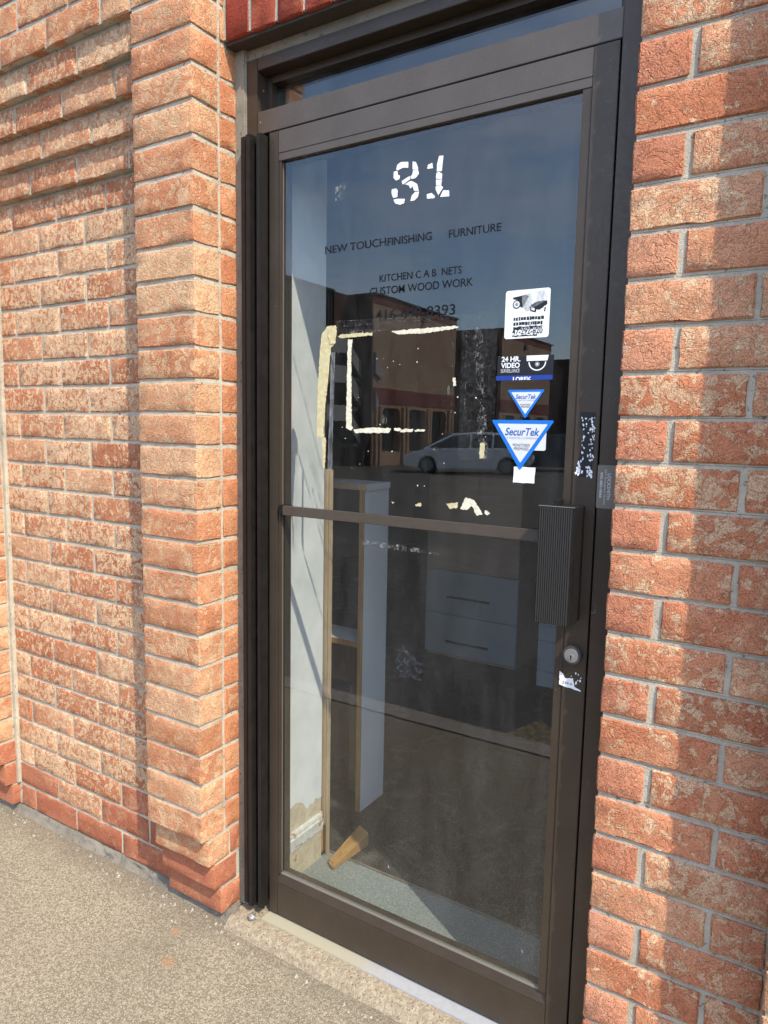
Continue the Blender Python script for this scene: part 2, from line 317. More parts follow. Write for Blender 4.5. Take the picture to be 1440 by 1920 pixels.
# ------------------------------------------------------------------ builders
class MB:
    def __init__(s): s.v = []; s.f = []
    def add(s, vs, fs):
        o = len(s.v); s.v += [tuple(p) for p in vs]; s.f += [tuple(i + o for i in f) for f in fs]; return s
    def box(s, x0, x1, y0, y1, z0, z1):
        v = [(x, y, z) for z in (z0, z1) for y in (y0, y1) for x in (x0, x1)]
        return s.add(v, [(0, 2, 3, 1), (4, 5, 7, 6), (0, 1, 5, 4), (2, 6, 7, 3), (0, 4, 6, 2), (1, 3, 7, 5)])
    def prism(s, pts, a, b, ax='y'):
        """2-D outline extruded along an axis; pts are (x,z) for y, (y,z) for x, (x,y) for z"""
        n = len(pts)
        def P(p, t): return (p[0], t, p[1]) if ax == 'y' else ((t, p[0], p[1]) if ax == 'x' else (p[0], p[1], t))
        v = [P(p, a) for p in pts] + [P(p, b) for p in pts]
        return s.add(v, [tuple(range(n)), tuple(range(2 * n - 1, n - 1, -1))] + [(i, i + n, (i + 1) % n + n, (i + 1) % n) for i in range(n)])
    def flat(s, pts, y): return s.add([(p[0], y, p[1]) for p in pts], [tuple(range(len(pts)))])
    def cyl(s, c, r, h, ax='y', n=28, r2=None):
        r2 = r if r2 is None else r2; v = []
        for rr, t in ((r, 0), (r2, h)):
            for i in range(n):
                a = 2 * math.pi * i / n; u, w = rr * math.cos(a), rr * math.sin(a)
                v.append((c[0] + u, c[1] + t, c[2] + w) if ax == 'y' else ((c[0] + t, c[1] + u, c[2] + w) if ax == 'x' else (c[0] + u, c[1] + w, c[2] + t)))
        return s.add(v, [tuple(range(n)), tuple(range(2 * n - 1, n - 1, -1))] + [(i, i + n, (i + 1) % n + n, (i + 1) % n) for i in range(n)])
    def mesh(s, name, mt, off=(0, 0, 0), bevel=0, smooth=False):
        me = bpy.data.meshes.new(name)
        me.from_pydata([(a - off[0], b - off[1], c - off[2]) for a, b, c in s.v], [], s.f)
        bm = bmesh.new(); bm.from_mesh(me)
        bmesh.ops.recalc_face_normals(bm, faces=bm.faces)
        if bevel:
            es = [e for e in bm.edges if len(e.link_faces) == 2 and e.calc_face_angle(0) > .5]
            bmesh.ops.bevel(bm, geom=es, offset=bevel, segments=2, affect='EDGES', clamp_overlap=True)
        bm.to_mesh(me); bm.free()
        if mt: me.materials.append(mt)
        if smooth:
            for p in me.polygons: p.use_smooth = True
        return me
    def build(s, name, mt, parent=None, bevel=0, smooth=False, label=None, kind=None, local=False):
        off = (0, 0, 0)
        if parent is not None and not local: off = tuple(world_loc(parent))
        o = bpy.data.objects.new(name, s.mesh(name, mt, off, bevel, smooth)); COL.objects.link(o)
        if parent is not None: o.parent = parent
        if label: o['label'] = label
        if kind: o['kind'] = kind
        return o
def world_loc(o):
    v = Vector((0, 0, 0))
    while o: v += o.location; o = o.parent
    return v
def thing(name, label, cat, loc=(0, 0, 0), rz=0, group=None):
    o = bpy.data.objects.new(name, None); COL.objects.link(o); o.location = loc; o.rotation_euler = (0, 0, rz); o.empty_display_size = .1
    o['label'] = label; o['category'] = cat
    if group: o['group'] = group
    return o
def tag(o, label, cat, group=None):
    o['label'] = label; o['category'] = cat
    if group: o['group'] = group
    return o
def struct(name, mb, mt, **k):
    o = mb.build(name, mt, **k); o['kind'] = 'structure'; return o
def text_mesh(txt, x0, x1, z0, z1, y, mt, parent, name='lettering', thin=0.0, shear=0.0, rot=False, spacing=1.0, cut=None):
    cu = bpy.data.curves.new('t', 'FONT'); cu.body = txt; cu.size = 1; cu.offset = thin; cu.shear = shear; cu.space_character = spacing; cu.resolution_u = 4
    ob = bpy.data.objects.new('t', cu); COL.objects.link(ob)
    dg = bpy.context.evaluated_depsgraph_get(); me = bpy.data.meshes.new_from_object(ob.evaluated_get(dg))
    bpy.data.objects.remove(ob); bpy.data.curves.remove(cu)
    xs = [v.co.x for v in me.vertices]; ys = [v.co.y for v in me.vertices]
    a, b, c, d = min(xs), max(xs), min(ys), max(ys); P = world_loc(parent)
    for v in me.vertices:
        u = (v.co.x - a) / (b - a); w = (v.co.y - c) / (d - c)
        if cut is not None: w = max(w, cut)
        if rot:   # reads from top to bottom
            X = x0 + (x1 - x0) * w; Z = z1 - (z1 - z0) * u
        else:
            X = x0 + (x1 - x0) * u; Z = z0 + (z1 - z0) * (w if cut is None else (w - cut) / (1 - cut))
        v.co = (X - P.x, y - P.y, Z - P.z)
    me.materials.clear(); me.materials.append(mt)
    o = bpy.data.objects.new(name, me); COL.objects.link(o); o.parent = parent; return o

# ------------------------------------------------------------------ bricks
BR = {}
def brick_mesh(L, D, H, mk, var, right=True, rough=.0021):
    key = (round(L, 3), round(D, 3), round(H, 3), mk, var, right)
    if key in BR: return BR[key]
    rn = random.Random(hash((round(L * 1000), round(D * 1000), var)) & 0xffff)
    nx = max(2, int(L / .04)); xs = [0, .003] + [L * i / nx for i in range(1, nx)] + [L - .003, L]
    ys = [0, .003, D * .5, D]; zs = [0, .003, H * .3, H * .65, H - .003, H]
    idx = {}; V = []; F = []
    def vid(i, j, k):
        if (i, j, k) in idx: return idx[(i, j, k)]
        x, y, z = xs[i], ys[j], zs[k]
        ex = (i in (0, len(xs) - 1)); ey = (j == 0); ez = (k in (0, len(zs) - 1)); r = .0012
        dx = dy = dz = 0
        if ex + ey + ez >= 2:
            if ex: dx = r if i == 0 else -r
            if ey: dy = r
            if ez: dz = r if k == 0 else -r
            cp = 2.6 if rn.random() < .08 else 1.0; dx *= cp; dz *= cp
            dx *= rn.uniform(.3, 2.0); dy *= rn.uniform(.3, 1.9); dz *= rn.uniform(.2, 1.9)
        dy = min(dy, .0016)
        if ey: dy += rn.uniform(-rough, rough) * .5
        if ex: dx += rn.uniform(-rough, rough) * .8
        if ez: dz += rn.uniform(-rough, rough) * .7
        idx[(i, j, k)] = len(V); V.append((x + dx, y + dy, z + dz)); return idx[(i, j, k)]
    X, Y, Z = len(xs) - 1, len(ys) - 1, len(zs) - 1
    for i in range(X):
        for k in range(Z): F.append((vid(i, 0, k), vid(i + 1, 0, k), vid(i + 1, 0, k + 1), vid(i, 0, k + 1)))
        for j in range(Y):
            F.append((vid(i, j, 0), vid(i, j + 1, 0), vid(i + 1, j + 1, 0), vid(i + 1, j, 0)))
            F.append((vid(i, j, Z), vid(i + 1, j, Z), vid(i + 1, j + 1, Z), vid(i, j + 1, Z)))
    for j in range(Y):
        for k in range(Z):
            F.append((vid(X, j, k), vid(X, j + 1, k), vid(X, j + 1, k + 1), vid(X, j, k + 1)))
            F.append((vid(0, j, k), vid(0, j, k + 1), vid(0, j + 1, k + 1), vid(0, j + 1, k)))
    me = bpy.data.meshes.new('brick'); me.from_pydata(V, [], F); me.materials.append(M[mk])
    for p in me.polygons: p.use_smooth = True
    try: me.set_sharp_from_angle(angle=math.radians(50))
    except Exception: pass
    BR[key] = me; return me
P = .089; HB = .0778
def zc(k): return -(k + 1) * P + .0053            # bottom of the brick in course k
def brick(parent, x0, x1, y, k, mk='panel', D=.09, H=HB, z=None):
    rn = random
    me = brick_mesh(x1 - x0, D, H, mk, rn.randrange(5))
    o = bpy.data.objects.new('brick', me); COL.objects.link(o); o.parent = parent
    b = world_loc(parent); zz = zc(k) if z is None else z
    o.location = (x0 - b.x + rn.uniform(-.0007, .0007), y - b.y + rn.uniform(-.0010, .0008), zz - b.z + rn.uniform(-.0008, .0008))
    o.rotation_euler = (rn.uniform(-.003, .003), rn.uniform(-.002, .002), 0)
    return o
REC = .109
# ------------------------------------------------------------------ left wall: pier beside the door, recessed panel, next pier
GZ = -2.520
wl = thing('brick_wall', 'mottled orange brick wall left of the door with corbelled recessed panel and two projecting piers', 'brick wall', (-.6, .1, GZ))
def under(k): return {25: .027, 26: .052, 27: .078}.get(k, 0.0)
def corb(k): return 0.0 if k <= -2 else min(REC, max(0, (k + 2)) * REC / 5.0)
K0 = -7
mo = MB()
for k in range(K0, 28):
    u = under(k); c = corb(k)
    top = zc(k - 1) + .0004; bot = zc(k) + .0004
    mk = 'pier' if k < 26 else 'base'
    hk = 'header' if k < 25 else 'base'
    # pier beside the door: one brick per course, its end showing in the reveal
    if k < 26: brick(wl, -.232, 0, u, k, mk, .0905 - u * .25)
    else: brick(wl, -.232, 0, u, k, 'base', .0905)
    r0 = u + .0905 - (u * .25 if k < 26 else 0) + .0105
    if r0 < .150: brick(wl, -.09, 0, r0, k, hk, .158 - r0)
    mo.box(-.229, -.0036, u + .0042, .20, bot + .0, top)
    # panel / corbels
    off = 0 if k % 2 == 0 else 1
    xr = -.232 if c < u + .02 or k < 25 else -.232
    js = [-1.110, -.860, -.611, -.361, -.232] if off == 0 else [-1.110, -1.009, -.756, -.502, -.252, -.232]
    if c > 0: js[-1] = -.112
    if c > 0 and off == 1: js = js[:-2] + [-.252, -.05]
    if off == 0 and c > 0: js = js[:-1] + [-.112]
    for a, b in zip(js[:-1], js[1:]):
        a2 = a + (.0055 if a > -1.1 else .012); b2 = b - .0055
        if b2 - a2 < .03: continue
        m_ = 'panel'
        if k == 27: m_ = 'base'
        if k == 26 and random.random() < .4 or (k == 25 and random.random() < .2): m_ = 'base'
        if k < -1: m_ = 'pier'
        brick(wl, a2, b2, c, k, m_)
    mo.box(-1.112, -.1, c + .0038, .20, bot, top)
    # next pier to the left
    brick(wl, -1.110 - .232, -1.110, u, k, 'pier' if k < 25 else 'base')
    mo.box(-1.110 - .229, -1.110 - .0045, u + .0045, .20, bot, top)
    mo.box(-1.114, -1.098, max(c - .012, u + .03), .2, bot, top)
mo.box(-1.40, .02, .16, .40, GZ, -K0 * P)
mo.build('mortar', M['mortar'], wl)
ft = MB(); ft.box(-1.42, .01, .112, .3, GZ - .02, -28 * P + .006); ft.build('footing', M['mortar_dark'], wl, bevel=.006)
cb = MB(); cb.box(-.004, .036, .157, .30, GZ + .03, .003)
cb.build('caulk_joint', M['caulk'], wl, bevel=.004)

# ------------------------------------------------------------------ right wall
wr = thing('brick_wall', 'orange and cream brick wall right of the door, half in shade, beside the door handle side', 'brick wall', (1.3, .15, GZ))
mo = MB(); WX = 1.0862
for k in range(K0, 28):
    top = -k * P + .0003; bot = -(k + 1) * P + .001
    half = (k - 3) % 2 == 0
    js = [WX, WX + .1005, 1.4290] if half else [WX, 1.3215, 1.4290]
    g = .0075 if half else .0055
    for i, (a, b) in enumerate(zip(js[:-1], js[1:])):
        a2 = a if i == 0 else a + g; b2 = b - (g if i == 0 else .004)
        brick(wr, a2, b2, REC, k, 'base' if k > 25 or (k == 24 and random.random() < .5) else ('plain' if (i == 0 and half) else 'right'), .09)
    mo.box(WX + .0040, 1.45, REC + .0046, .22, bot, top)
    brick(wr, 1.430, 1.662, under(k), k, 'pier' if k < 26 else 'base', .1)
    mo.box(1.4345, 1.6575, under(k) + .0045, .2, bot, top)
mo.box(WX + .004, 1.72, .20, .40, GZ, -K0 * P)
mo.build('mortar', M['mortar'], wr)
cb = MB(); cb.box(WX + .008, WX + .02, .16, .21, GZ + .03, .003); cb.build('caulk_joint', M['caulk'], wr)
ft = MB(); ft.box(WX - .01, 1.72, .100, .3, GZ - .02, -28 * P + .006); ft.build('footing', M['mortar_dark'], wr, bevel=.006)

# further brickwork beyond the outer piers, outside the picture
for root, xa, xb in ((wl, -3.1, -1.3465), (wr, 1.6665, 4.1)):
    cs = MB(); mt_ = MB()
    for k in range(K0, 28):
        x_ = xa - (.125 if k % 2 else 0)
        while x_ < xb:
            a_, b_ = max(xa, x_ + .005), min(xb, x_ + .245)
            if b_ - a_ > .02: cs.box(a_, b_, REC, REC + .09, zc(k), zc(k) + HB)
            x_ += .25
    mt_.box(xa, xb, REC + .004, .29, GZ, -K0 * P); mt_.build('mortar', M['mortar'], root)
    cs.build('brick_courses', M['panel'], root, kind='stuff', bevel=0)

# ------------------------------------------------------------------ soldier lintel above the door
ls = thing('brick_lintel', 'dark red bricks standing on end above the transom window', 'lintel', (.54, .2, .004))
x = .0135; mo = MB()
while x < 1.08:
    w = .0785
    b = brick(ls, x, min(x + w, 1.081), REC, 0, 'soldier', .09, .240, z=.004)
    x += .0885
mo.box(0, 1.086, REC + .004, .20, .0085, .25)
mo.build('mortar', M['mortar'], ls)
a = MB(); a.box(.002, 1.084, REC + .012, .26, -.004, .006); a.build('steel_angle', M['steel_angle'], ls)
mm_ = MB()
for kk in range(4):
    z = .2535 + kk * P; xs = [.0, .25, .5, .75, 1.0, 1.086] if kk % 2 else [.0, .125, .375, .625, .875, 1.086]
    for p0, p1 in zip(xs[:-1], xs[1:]): brick(ls, p0 + .005, p1 - .005, REC, 0, 'panel', .09, z=z)
    mm_.box(0, 1.086, REC + .0045, .2, z - .01, z + .0795)
mm_.box(0, 1.086, .2, .40, -.004, -K0 * P)
mm_.build('mortar', M['mortar'], ls)

# ------------------------------------------------------------------ entrance frame with transom
fr = thing('door_frame', 'dark bronze aluminium entrance frame with a narrow transom window above the door', 'door frame', (.56, .2, -2.485))
FY = .165
f = MB(); f.box(.034, .0735, FY, .27, -2.485, -.031); f.build('jamb', M['bronze'], fr, bevel=.0012)
f = MB(); f.box(1.0395, 1.094, FY, .27, -2.485, -.031); f.build('jamb', M['bronze'], fr, bevel=.0012)
f = MB(); f.box(.0745, 1.0385, FY, .27, -.063, -.031); f.build('head', M['bronze'], fr, bevel=.0012)
f = MB(); f.box(.0745, 1.0385, FY + .0005, .27, -.226, -.168); f.build('transom_bar', M['bronze2'], fr, bevel=.0012)
f = MB(); f.box(.0745, .0905, .205, .26, -.167, -.064); f.box(1.0225, 1.0385, .205, .26, -.167, -.064); f.box(.0915, 1.0215, .205, .26, -.083, -.064); f.box(.0915, 1.0215, .212, .26, -.167, -.150)
f.build('transom_stop', M['bronze'], fr)
g = MB(); g.box(.0915, 1.0215, .226, .232, -.150, -.083); g.build('transom_glass', M['glass2'], fr)
f = MB(); f.box(.034, 1.094, .168, .26, -.030, -.0045); f.build('caulk_joint', M['caulk'], fr)
f = MB(); f.cyl((.0738, .188, -.105), .003, .0015, 'x', 12); f.cyl((.084, FY - .0005, -.196), .0022, .001, 'y', 10); f.build('screw', M['zinc'], fr)
# continuous geared hinge: three dark vertical strips standing proud of the jamb
for (a, b, y) in ((.0440, .0605, .131), (.0665, .0835, .125), (.0975, .1125, .133)):
    f = MB(); f.box(a, b, y, .164, -2.459, -.2375); f.build('hinge_strip', M['black'], fr, bevel=.0012)
f = MB(); f.box(.0605, .0975, .150, .1645, -2.459, -.2375); f.build('hinge_strip', M['black'], fr)
f = MB(); f.box(.12, 1.038, .214, .262, -.262, -.227); f.build('door_stop', M['bronze'], fr)

# ------------------------------------------------------------------ the door
dr = thing('glass_door', 'dark bronze framed glass door with number 31, stickers, ribbed pull handle and lock', 'door', (.576, .19, -2.48))
d = MB(); d.box(.1155, .147, FY, .21, -2.479, -.229); d.build('stile', M['bronze'], dr, bevel=.001)
d = MB(); d.box(.9835, 1.0352, FY, .21, -2.479, -.229); d.build('stile', M['bronze'], dr, bevel=.001)
d = MB(); d.box(.1475, .983, FY + .0006, .21, -.286, -.229); d.build('top_rail', M['bronze2'], dr, bevel=.001)
d = MB(); d.box(.1475, .983, FY + .0006, .21, -2.479, -2.376); d.build('bottom_rail', M['bronze'], dr, bevel=.001)
# glazing stops round the pane
d = MB(); d.box(.1478, .9828, FY + .0015, .182, -.3055, -.2865); d.build('glazing_stop', M['bronze2'], dr, bevel=.0008)
d = MB(); d.box(.1478, .156, FY + .003, .182, -2.346, -.306); d.build('glazing_stop', M['bronze'], dr, bevel=.0008)
d = MB(); d.box(.963, .9828, FY + .003, .182, -2.346, -.306); d.build('glazing_stop', M['bronze'], dr, bevel=.0008)
d = MB(); d.prism([(FY + .002, -2.3755), (.184, -2.3755), (.184, -2.350), (.176, -2.350)], .1478, .9828, 'x'); d.build('glazing_stop', M['bronze'], dr)
d = MB(); d.prism([(.1745, -2.3505), (.1765, -2.3445), (.184, -2.3445), (.184, -2.3505)], .150, .965, 'x'); d.build('glazing_bead', M['bead'], dr)
d = MB(); d.box(.150, .157, .1745, .1765, -2.34, -.310); d.build('glazing_bead', M['bead'], dr)
gl = MB(); gl.box(.150, .980, .1768, .1782, -2.36, -.295); gl.build('glass_pane', M['glass'], dr)
d = MB(); d.box(.1475, .160, .1835, .208, -2.35, -.300); d.box(.958, .9835, .1835, .208, -2.35, -.300); d.box(.16, .958, .1835, .208, -.31, -.287); d.box(.16, .958, .1835, .208, -2.375, -2.348); d.build('inner_stop', M['bronze'], dr)
# push bar
pb = MB(); pb.box(.158, .95, .1585, .1725, -1.2565, -1.2300); pb.build('push_bar', M['bronze2'], dr, bevel=.0015)
pb = MB(); pb.box(.1565, .170, .1575, .1758, -1.2585, -1.228); pb.build('bar_bracket', M['black'], dr, bevel=.001)
# ribbed box handle
hx0, hx1, hz0, hz1, hy = .937, 1.0145, -1.4215, -1.1665, .092
hd = MB(); hd.box(hx0 - .001, hx1, hy + .002, .1645, hz0, hz1)
ho = hd.build('pull_handle', M['black'], dr, bevel=.001)
n = 15; w = (hx1 - hx0 - .006) / n
rb = MB()
for i in range(n):
    a = hx0 + .001 + i * w; rb.box(a + w * .16, a + w * .84, hy - .0006, hy + .0022, hz0 + .001, hz1 - .001)
rb.build('grip_ribs', M['rib'], ho, kind='stuff')
e = MB(); e.box(hx0 - .001, hx1, hy - .0008, hy + .003, hz1, hz1 + .0012); e.build('edge_trim', M['zinc'], ho)
e = MB(); e.box(.962, .972, .12, .15, hz1, hz1 + .012); e.build('latch_tab', M['void'], ho)
# lock cylinder
lk = MB(); lk.cyl((1.006, .1495, -1.500), .0205, .0152, 'y', 36, .0215); lo = lk.build('lock_ring', M['zinc_dark'], dr, bevel=.0008)
l2 = MB(); l2.cyl((1.006, .1468, -1.500), .0155, .0035, 'y', 36); l2.build('lock_face', M['zinc'], lo, bevel=.0006)
l2 = MB(); l2.cyl((1.006, .1452, -1.5035), .0072, .0017, 'y', 24); l2.build('key_plug', M['zinc'], lo, bevel=.0003)
l2 = MB(); l2.box(1.0050, 1.0070, .1446, .1453, -1.509, -1.5005); l2.cyl((1.006, .1446, -1.5005), .0018, .0007, 'y', 10); l2.build('keyhole', M['void'], lo)

# ---- things stuck on the door
DIG= [[(0.5097, -0.3851), (0.5126, -0.3745), (0.5221, -0.3699), (0.5432, -0.3729), (0.5435, -0.3861), (0.5282, -0.3841), (0.5148, -0.3875)], [(0.5032, -0.3888), (0.5129, -0.3882), (0.5151, -0.3987), (0.5209, -0.4006), (0.5192, -0.4088), (0.5096, -0.4104), (0.5024, -0.4029)], [(0.5553, -0.3741), (0.5641, -0.3771), (0.57, -0.389), (0.5709, -0.3954), (0.5558, -0.3929)], [(0.571, -0.3963), (0.5735, -0.4051), (0.5651, -0.4131), (0.5538, -0.4144), (0.5498, -0.4084), (0.5554, -0.4037), (0.557, -0.3946)], [(0.5259, -0.4146), (0.5479, -0.4062), (0.55, -0.4138), (0.5292, -0.4231)], [(0.535, -0.423), (0.5501, -0.4179), (0.5577, -0.4203), (0.5692, -0.4278), (0.5742, -0.4442), (0.561, -0.4422), (0.5569, -0.4305), (0.5506, -0.4358), (0.5466, -0.4274)], [(0.5754, -0.4459), (0.572, -0.4579), (0.5627, -0.4644), (0.5514, -0.4646), (0.5548, -0.4522), (0.5641, -0.4451)], [(0.4983, -0.4294), (0.51, -0.4286), (0.5152, -0.4335), (0.5144, -0.4493), (0.5027, -0.4498), (0.4978, -0.4389)], [(0.5036, -0.4541), (0.5145, -0.4535), (0.5359, -0.4567), (0.5342, -0.4666), (0.5227, -0.4687), (0.5089, -0.4635)], [(0.5955, -0.398), (0.5978, -0.3891), (0.6087, -0.3864), (0.6109, -0.399)], [(0.6264, -0.3742), (0.638, -0.3754), (0.6361, -0.3957), (0.621, -0.3955)], [(0.6217, -0.3963), (0.6361, -0.3963), (0.6348, -0.4092), (0.6214, -0.4084)], [(0.6197, -0.4235), (0.6204, -0.4113), (0.6276, -0.4095), (0.636, -0.4155), (0.6357, -0.4276)], [(0.6198, -0.426), (0.6358, -0.4285), (0.634, -0.4405), (0.6209, -0.439)], [(0.6195, -0.4404), (0.634, -0.4411), (0.6396, -0.4466), (0.6274, -0.4622), (0.6197, -0.4481)], [(0.5961, -0.4553), (0.609, -0.4542), (0.6184, -0.4633), (0.6167, -0.4671), (0.5972, -0.4657)], [(0.6319, -0.4669), (0.6398, -0.4527), (0.6553, -0.4554), (0.6564, -0.469)]]
TAPE= [[(0.2899, -0.7645), (0.3084, -0.7441), (0.332, -0.7454), (0.3366, -0.7603), (0.3326, -0.7907), (0.3193, -0.8008), (0.3146, -0.8355), (0.3086, -0.9004), (0.3022, -0.944), (0.2963, -1.038), (0.276, -1.0342), (0.276, -0.9302), (0.282, -0.8345), (0.2866, -0.7778)], [(0.2928, -1.0366), (0.305, -1.0377), (0.3044, -1.0767), (0.3024, -1.1187), (0.2965, -1.1189)], [(0.3407, -0.7738), (0.3473, -0.7688), (0.3932, -0.7673), (0.4474, -0.7681), (0.4491, -0.7754), (0.3966, -0.7766), (0.3508, -0.7782)], [(0.506, -0.7682), (0.5684, -0.7666), (0.6257, -0.7662), (0.681, -0.7646), (0.6933, -0.7689), (0.6758, -0.7727), (0.5976, -0.7781), (0.5243, -0.7767)], [(0.3739, -0.782), (0.3877, -0.7822), (0.3843, -0.8167), (0.3855, -0.8909), (0.3891, -1.006), (0.3941, -1.0086), (0.386, -1.0169), (0.3709, -1.009), (0.3721, -0.9174), (0.373, -0.8242)], [(0.3942, -1.014), (0.4523, -1.0077), (0.5102, -1.0089), (0.5028, -1.0205), (0.4009, -1.0225)], [(0.5179, -1.0093), (0.5331, -1.0069), (0.5407, -1.0102), (0.5363, -1.0146), (0.5211, -1.0144)], [(0.5393, -1.0128), (0.5512, -1.0082), (0.5751, -1.0096), (0.5723, -1.016), (0.5364, -1.0188)], [(0.5781, -1.0121), (0.5898, -1.0093), (0.6089, -1.011), (0.6046, -1.0149), (0.5812, -1.0164)], [(0.6797, -0.8863), (0.6866, -0.8864), (0.6891, -0.9047), (0.6818, -0.9063)], [(0.7578, -1.0379), (0.7688, -1.0401), (0.7674, -1.0728), (0.7565, -1.0757), (0.7549, -1.0632)], [(0.6724, -1.1888), (0.7042, -1.1839), (0.7018, -1.1971), (0.6816, -1.2003)], [(0.7104, -1.1991), (0.7236, -1.1695), (0.7464, -1.1757), (0.7698, -1.2073), (0.7533, -1.2112), (0.7413, -1.1889), (0.7276, -1.2003)], [(0.7749, -1.1966), (0.7889, -1.2032), (0.7809, -1.2089), (0.7741, -1.2044)], [(0.5854, -1.1969), (0.6006, -1.1914), (0.6027, -1.1999), (0.5886, -1.202)], [(0.516, -1.1948), (0.5256, -1.1958), (0.5193, -1.2001)]]
GY = .17665
def jag(poly, amp=.0009, step=.006, rn=random):
    out = []
    for (a, b), (c, d_) in zip(poly, poly[1:] + poly[:1]):
        L = math.hypot(c - a, d_ - b); n = max(1, int(L / step))
        for i in range(n):
            t = i / n; k = amp if i else amp * .3
            out.append((a + (c - a) * t + rn.uniform(-k, k), b + (d_ - b) * t + rn.uniform(-k, k)))
    return out
d = MB()
for p in DIG: d.prism(jag(p, .0003, .01), GY - .0004, GY)
d.build('number_decal', M['white'], dr, label='peeling white number 31 at the top of the glass')
for txt, x0, x1, z0, z1 in (('NEW TOUCH', .297, .484, -.5600, -.5405), ('FINISHING', .4885, .612, -.5615, -.5425), ('FURNITURE', .658, .789, -.5630, -.5450),
                            ('KITCHEN C A B  NETS', .467, .694, -.6465, -.6290), ('CUSTOM WOOD WORK', .439, .724, -.6770, -.6580), ('416-648-8393', .457, .680, -.7395, -.7140)):
    text_mesh(txt, x0, x1, z0, z1, GY - .0001, M['ink'], dr, thin=.007)
names_white = {3, 4, 5, 6, 7, 8, 9, 12, 13}
for i, p in enumerate(TAPE):
    t = MB(); t.prism(jag(p, .0013, .004), GY - (.0016 if i == 0 else .0008), GY)
    t.build('tape_residue', M['tape_white'] if i in names_white else M['tape'], dr)
t = MB(); t.prism(jag([(.313, -.745), (.334, -.744), (.338, -.760), (.333, -.790), (.318, -.792), (.311, -.770)], .0015, .004), GY - .003, GY - .001); t.build('tape_residue', M['tape'], dr)
def strip(pts, w, mt, name='adhesive_smear', y=GY - .0003):
    s = MB(); s.flat(jag(pts, w * .3, .006), y); return s.build(name, mt, dr)
strip([(.3196, -.8119), (.3335, -.8124), (.329, -.96), (.3271, -1.1211), (.3111, -1.1219), (.317, -.96)], .002, M['film'])
strip([(.727, -.77), (.752, -.775), (.760, -.8778), (.7793, -1.0752), (.752, -1.0758), (.742, -.902)], .004, M['scratch'])
strip([(.70, -.745), (.79, -.745), (.79, -1.08), (.70, -1.08)], .004, M['clear'])
strip([(.334, -.732), (.752, -.7405), (.762, -.7425), (.72, -.769), (.334, -.764)], .001, M['clear'])
strip([(.345, -.760), (.40, -.757), (.47, -.764), (.50, -.763), (.44, -.769), (.35, -.768)], .003, M['scratch'])
for pts in ([(.332, -.7335), (.754, -.7425)], [(.335, -.7475), (.66, -.7467)], [(.6755, -.7764), (.6789, -.90)], [(.679, -.92), (.6789, -1.0018)], [(.712, -.78), (.714, -1.0)], [(.3327, -.772), (.345, -.82)]):
    (a, b), (c, d_) = pts; L = math.hypot(c - a, d_ - b); nx_, nz_ = -(d_ - b) / L * .0005, (c - a) / L * .0005
    strip([(a - nx_, b - nz_), (c - nx_, d_ - nz_), (c + nx_, d_ + nz_), (a + nx_, b + nz_)], .0005, M['scratch'], y=GY - .0005)
strip([(.425, -1.304), (.55, -1.303), (.655, -1.311), (.655, -1.318), (.54, -1.318), (.43, -1.315)], .002, M['scratch'])
strip([(.520, -2.165), (.530, -2.163), (.56, -2.175), (.60, -2.20), (.585, -2.235), (.545, -2.245), (.535, -2.215)], .004, M['clear'])
strip([(.521, -2.164), (.526, -2.164), (.531, -2.185), (.548, -2.226), (.560, -2.240), (.546, -2.236), (.528, -2.215)], .002, M['scratch'])
strip([(.9185, -2.15), (.9195, -2.15), (.9165, -2.26), (.918, -2.275), (.914, -2.282), (.9135, -2.262)], .0004, M['scratch'])
strip([(.325, -.398), (.357, -.392), (.362, -.40), (.352, -.432), (.33, -.435)], .003, M['scratch'])
for i in range(26):
    cx_, cz_ = random.uniform(.35, .80), random.uniform(-1.21, -.80); r = random.uniform(.0006, .0022)
    s = MB(); s.flat([(cx_ + r * math.cos(t) * random.uniform(.6, 1.3), cz_ + r * math.sin(t) * random.uniform(.6, 1.3)) for t in (0, 1, 2, 3, 4, 5)], GY - .0004)
    o = s.build('tape_residue', M['tape_white'], dr)

def rrect(x0, x1, z0, z1, r, n=5, dz=0):
    out = []
    for cx_, cz_, a0 in ((x1 - r, z1 - r, 0), (x0 + r, z1 - r, 90), (x0 + r, z0 + r, 180), (x1 - r, z0 + r, 270)):
        for i in range(n + 1):
            a = math.radians(a0 + 90 * i / n); out.append((cx_ + r * math.cos(a), cz_ + r * math.sin(a)))
    return out
def slab(parent, name, pts, y0, t, mt, **k):
    s = MB(); s.prism(pts, y0 - t, y0); return s.build(name, mt, parent, **k)
S1 = slab(dr, 'sticker', rrect(.807, .911, -.8025, -.6965, .006), GY, .0006, M['white'], label='white square camera warning sticker, half scraped off')
y = GY - .0007
slab(S1, 'print', [(.824, -.712), (.854, -.708), (.862, -.711), (.848, -.736), (.838, -.731), (.836, -.718), (.826, -.716)], y, .0001, M['black_ink'])
s = MB(); s.cyl((.834, y - .0002, -.7275), .0095, .0002, 'y', 20); s.build('print', M['black_ink'], S1)
s = MB(); s.cyl((.834, y - .0004, -.7275), .0072, .0002, 'y', 20); s.build('print', M['tri_white'], S1)
s = MB(); s.cyl((.834, y - .0006, -.7275), .0035, .0002, 'y', 20); s.build('print', M['film'], S1)
slab(S1, 'print', jag([(.868, -.730), (.884, -.724), (.904, -.7235), (.905, -.731), (.888, -.743), (.866, -.734)], .001, .004), y, .0001, M['black_ink'])
slab(S1, 'print', jag([(.864, -.734), (.881, -.738), (.879, -.748), (.866, -.744)], .0008, .004), y, .0001, M['black_ink'])
slab(S1, 'print', [(.868, -.736), (.877, -.739), (.876, -.744), (.869, -.742)], y - .0002, .0001, M['tri_white'])
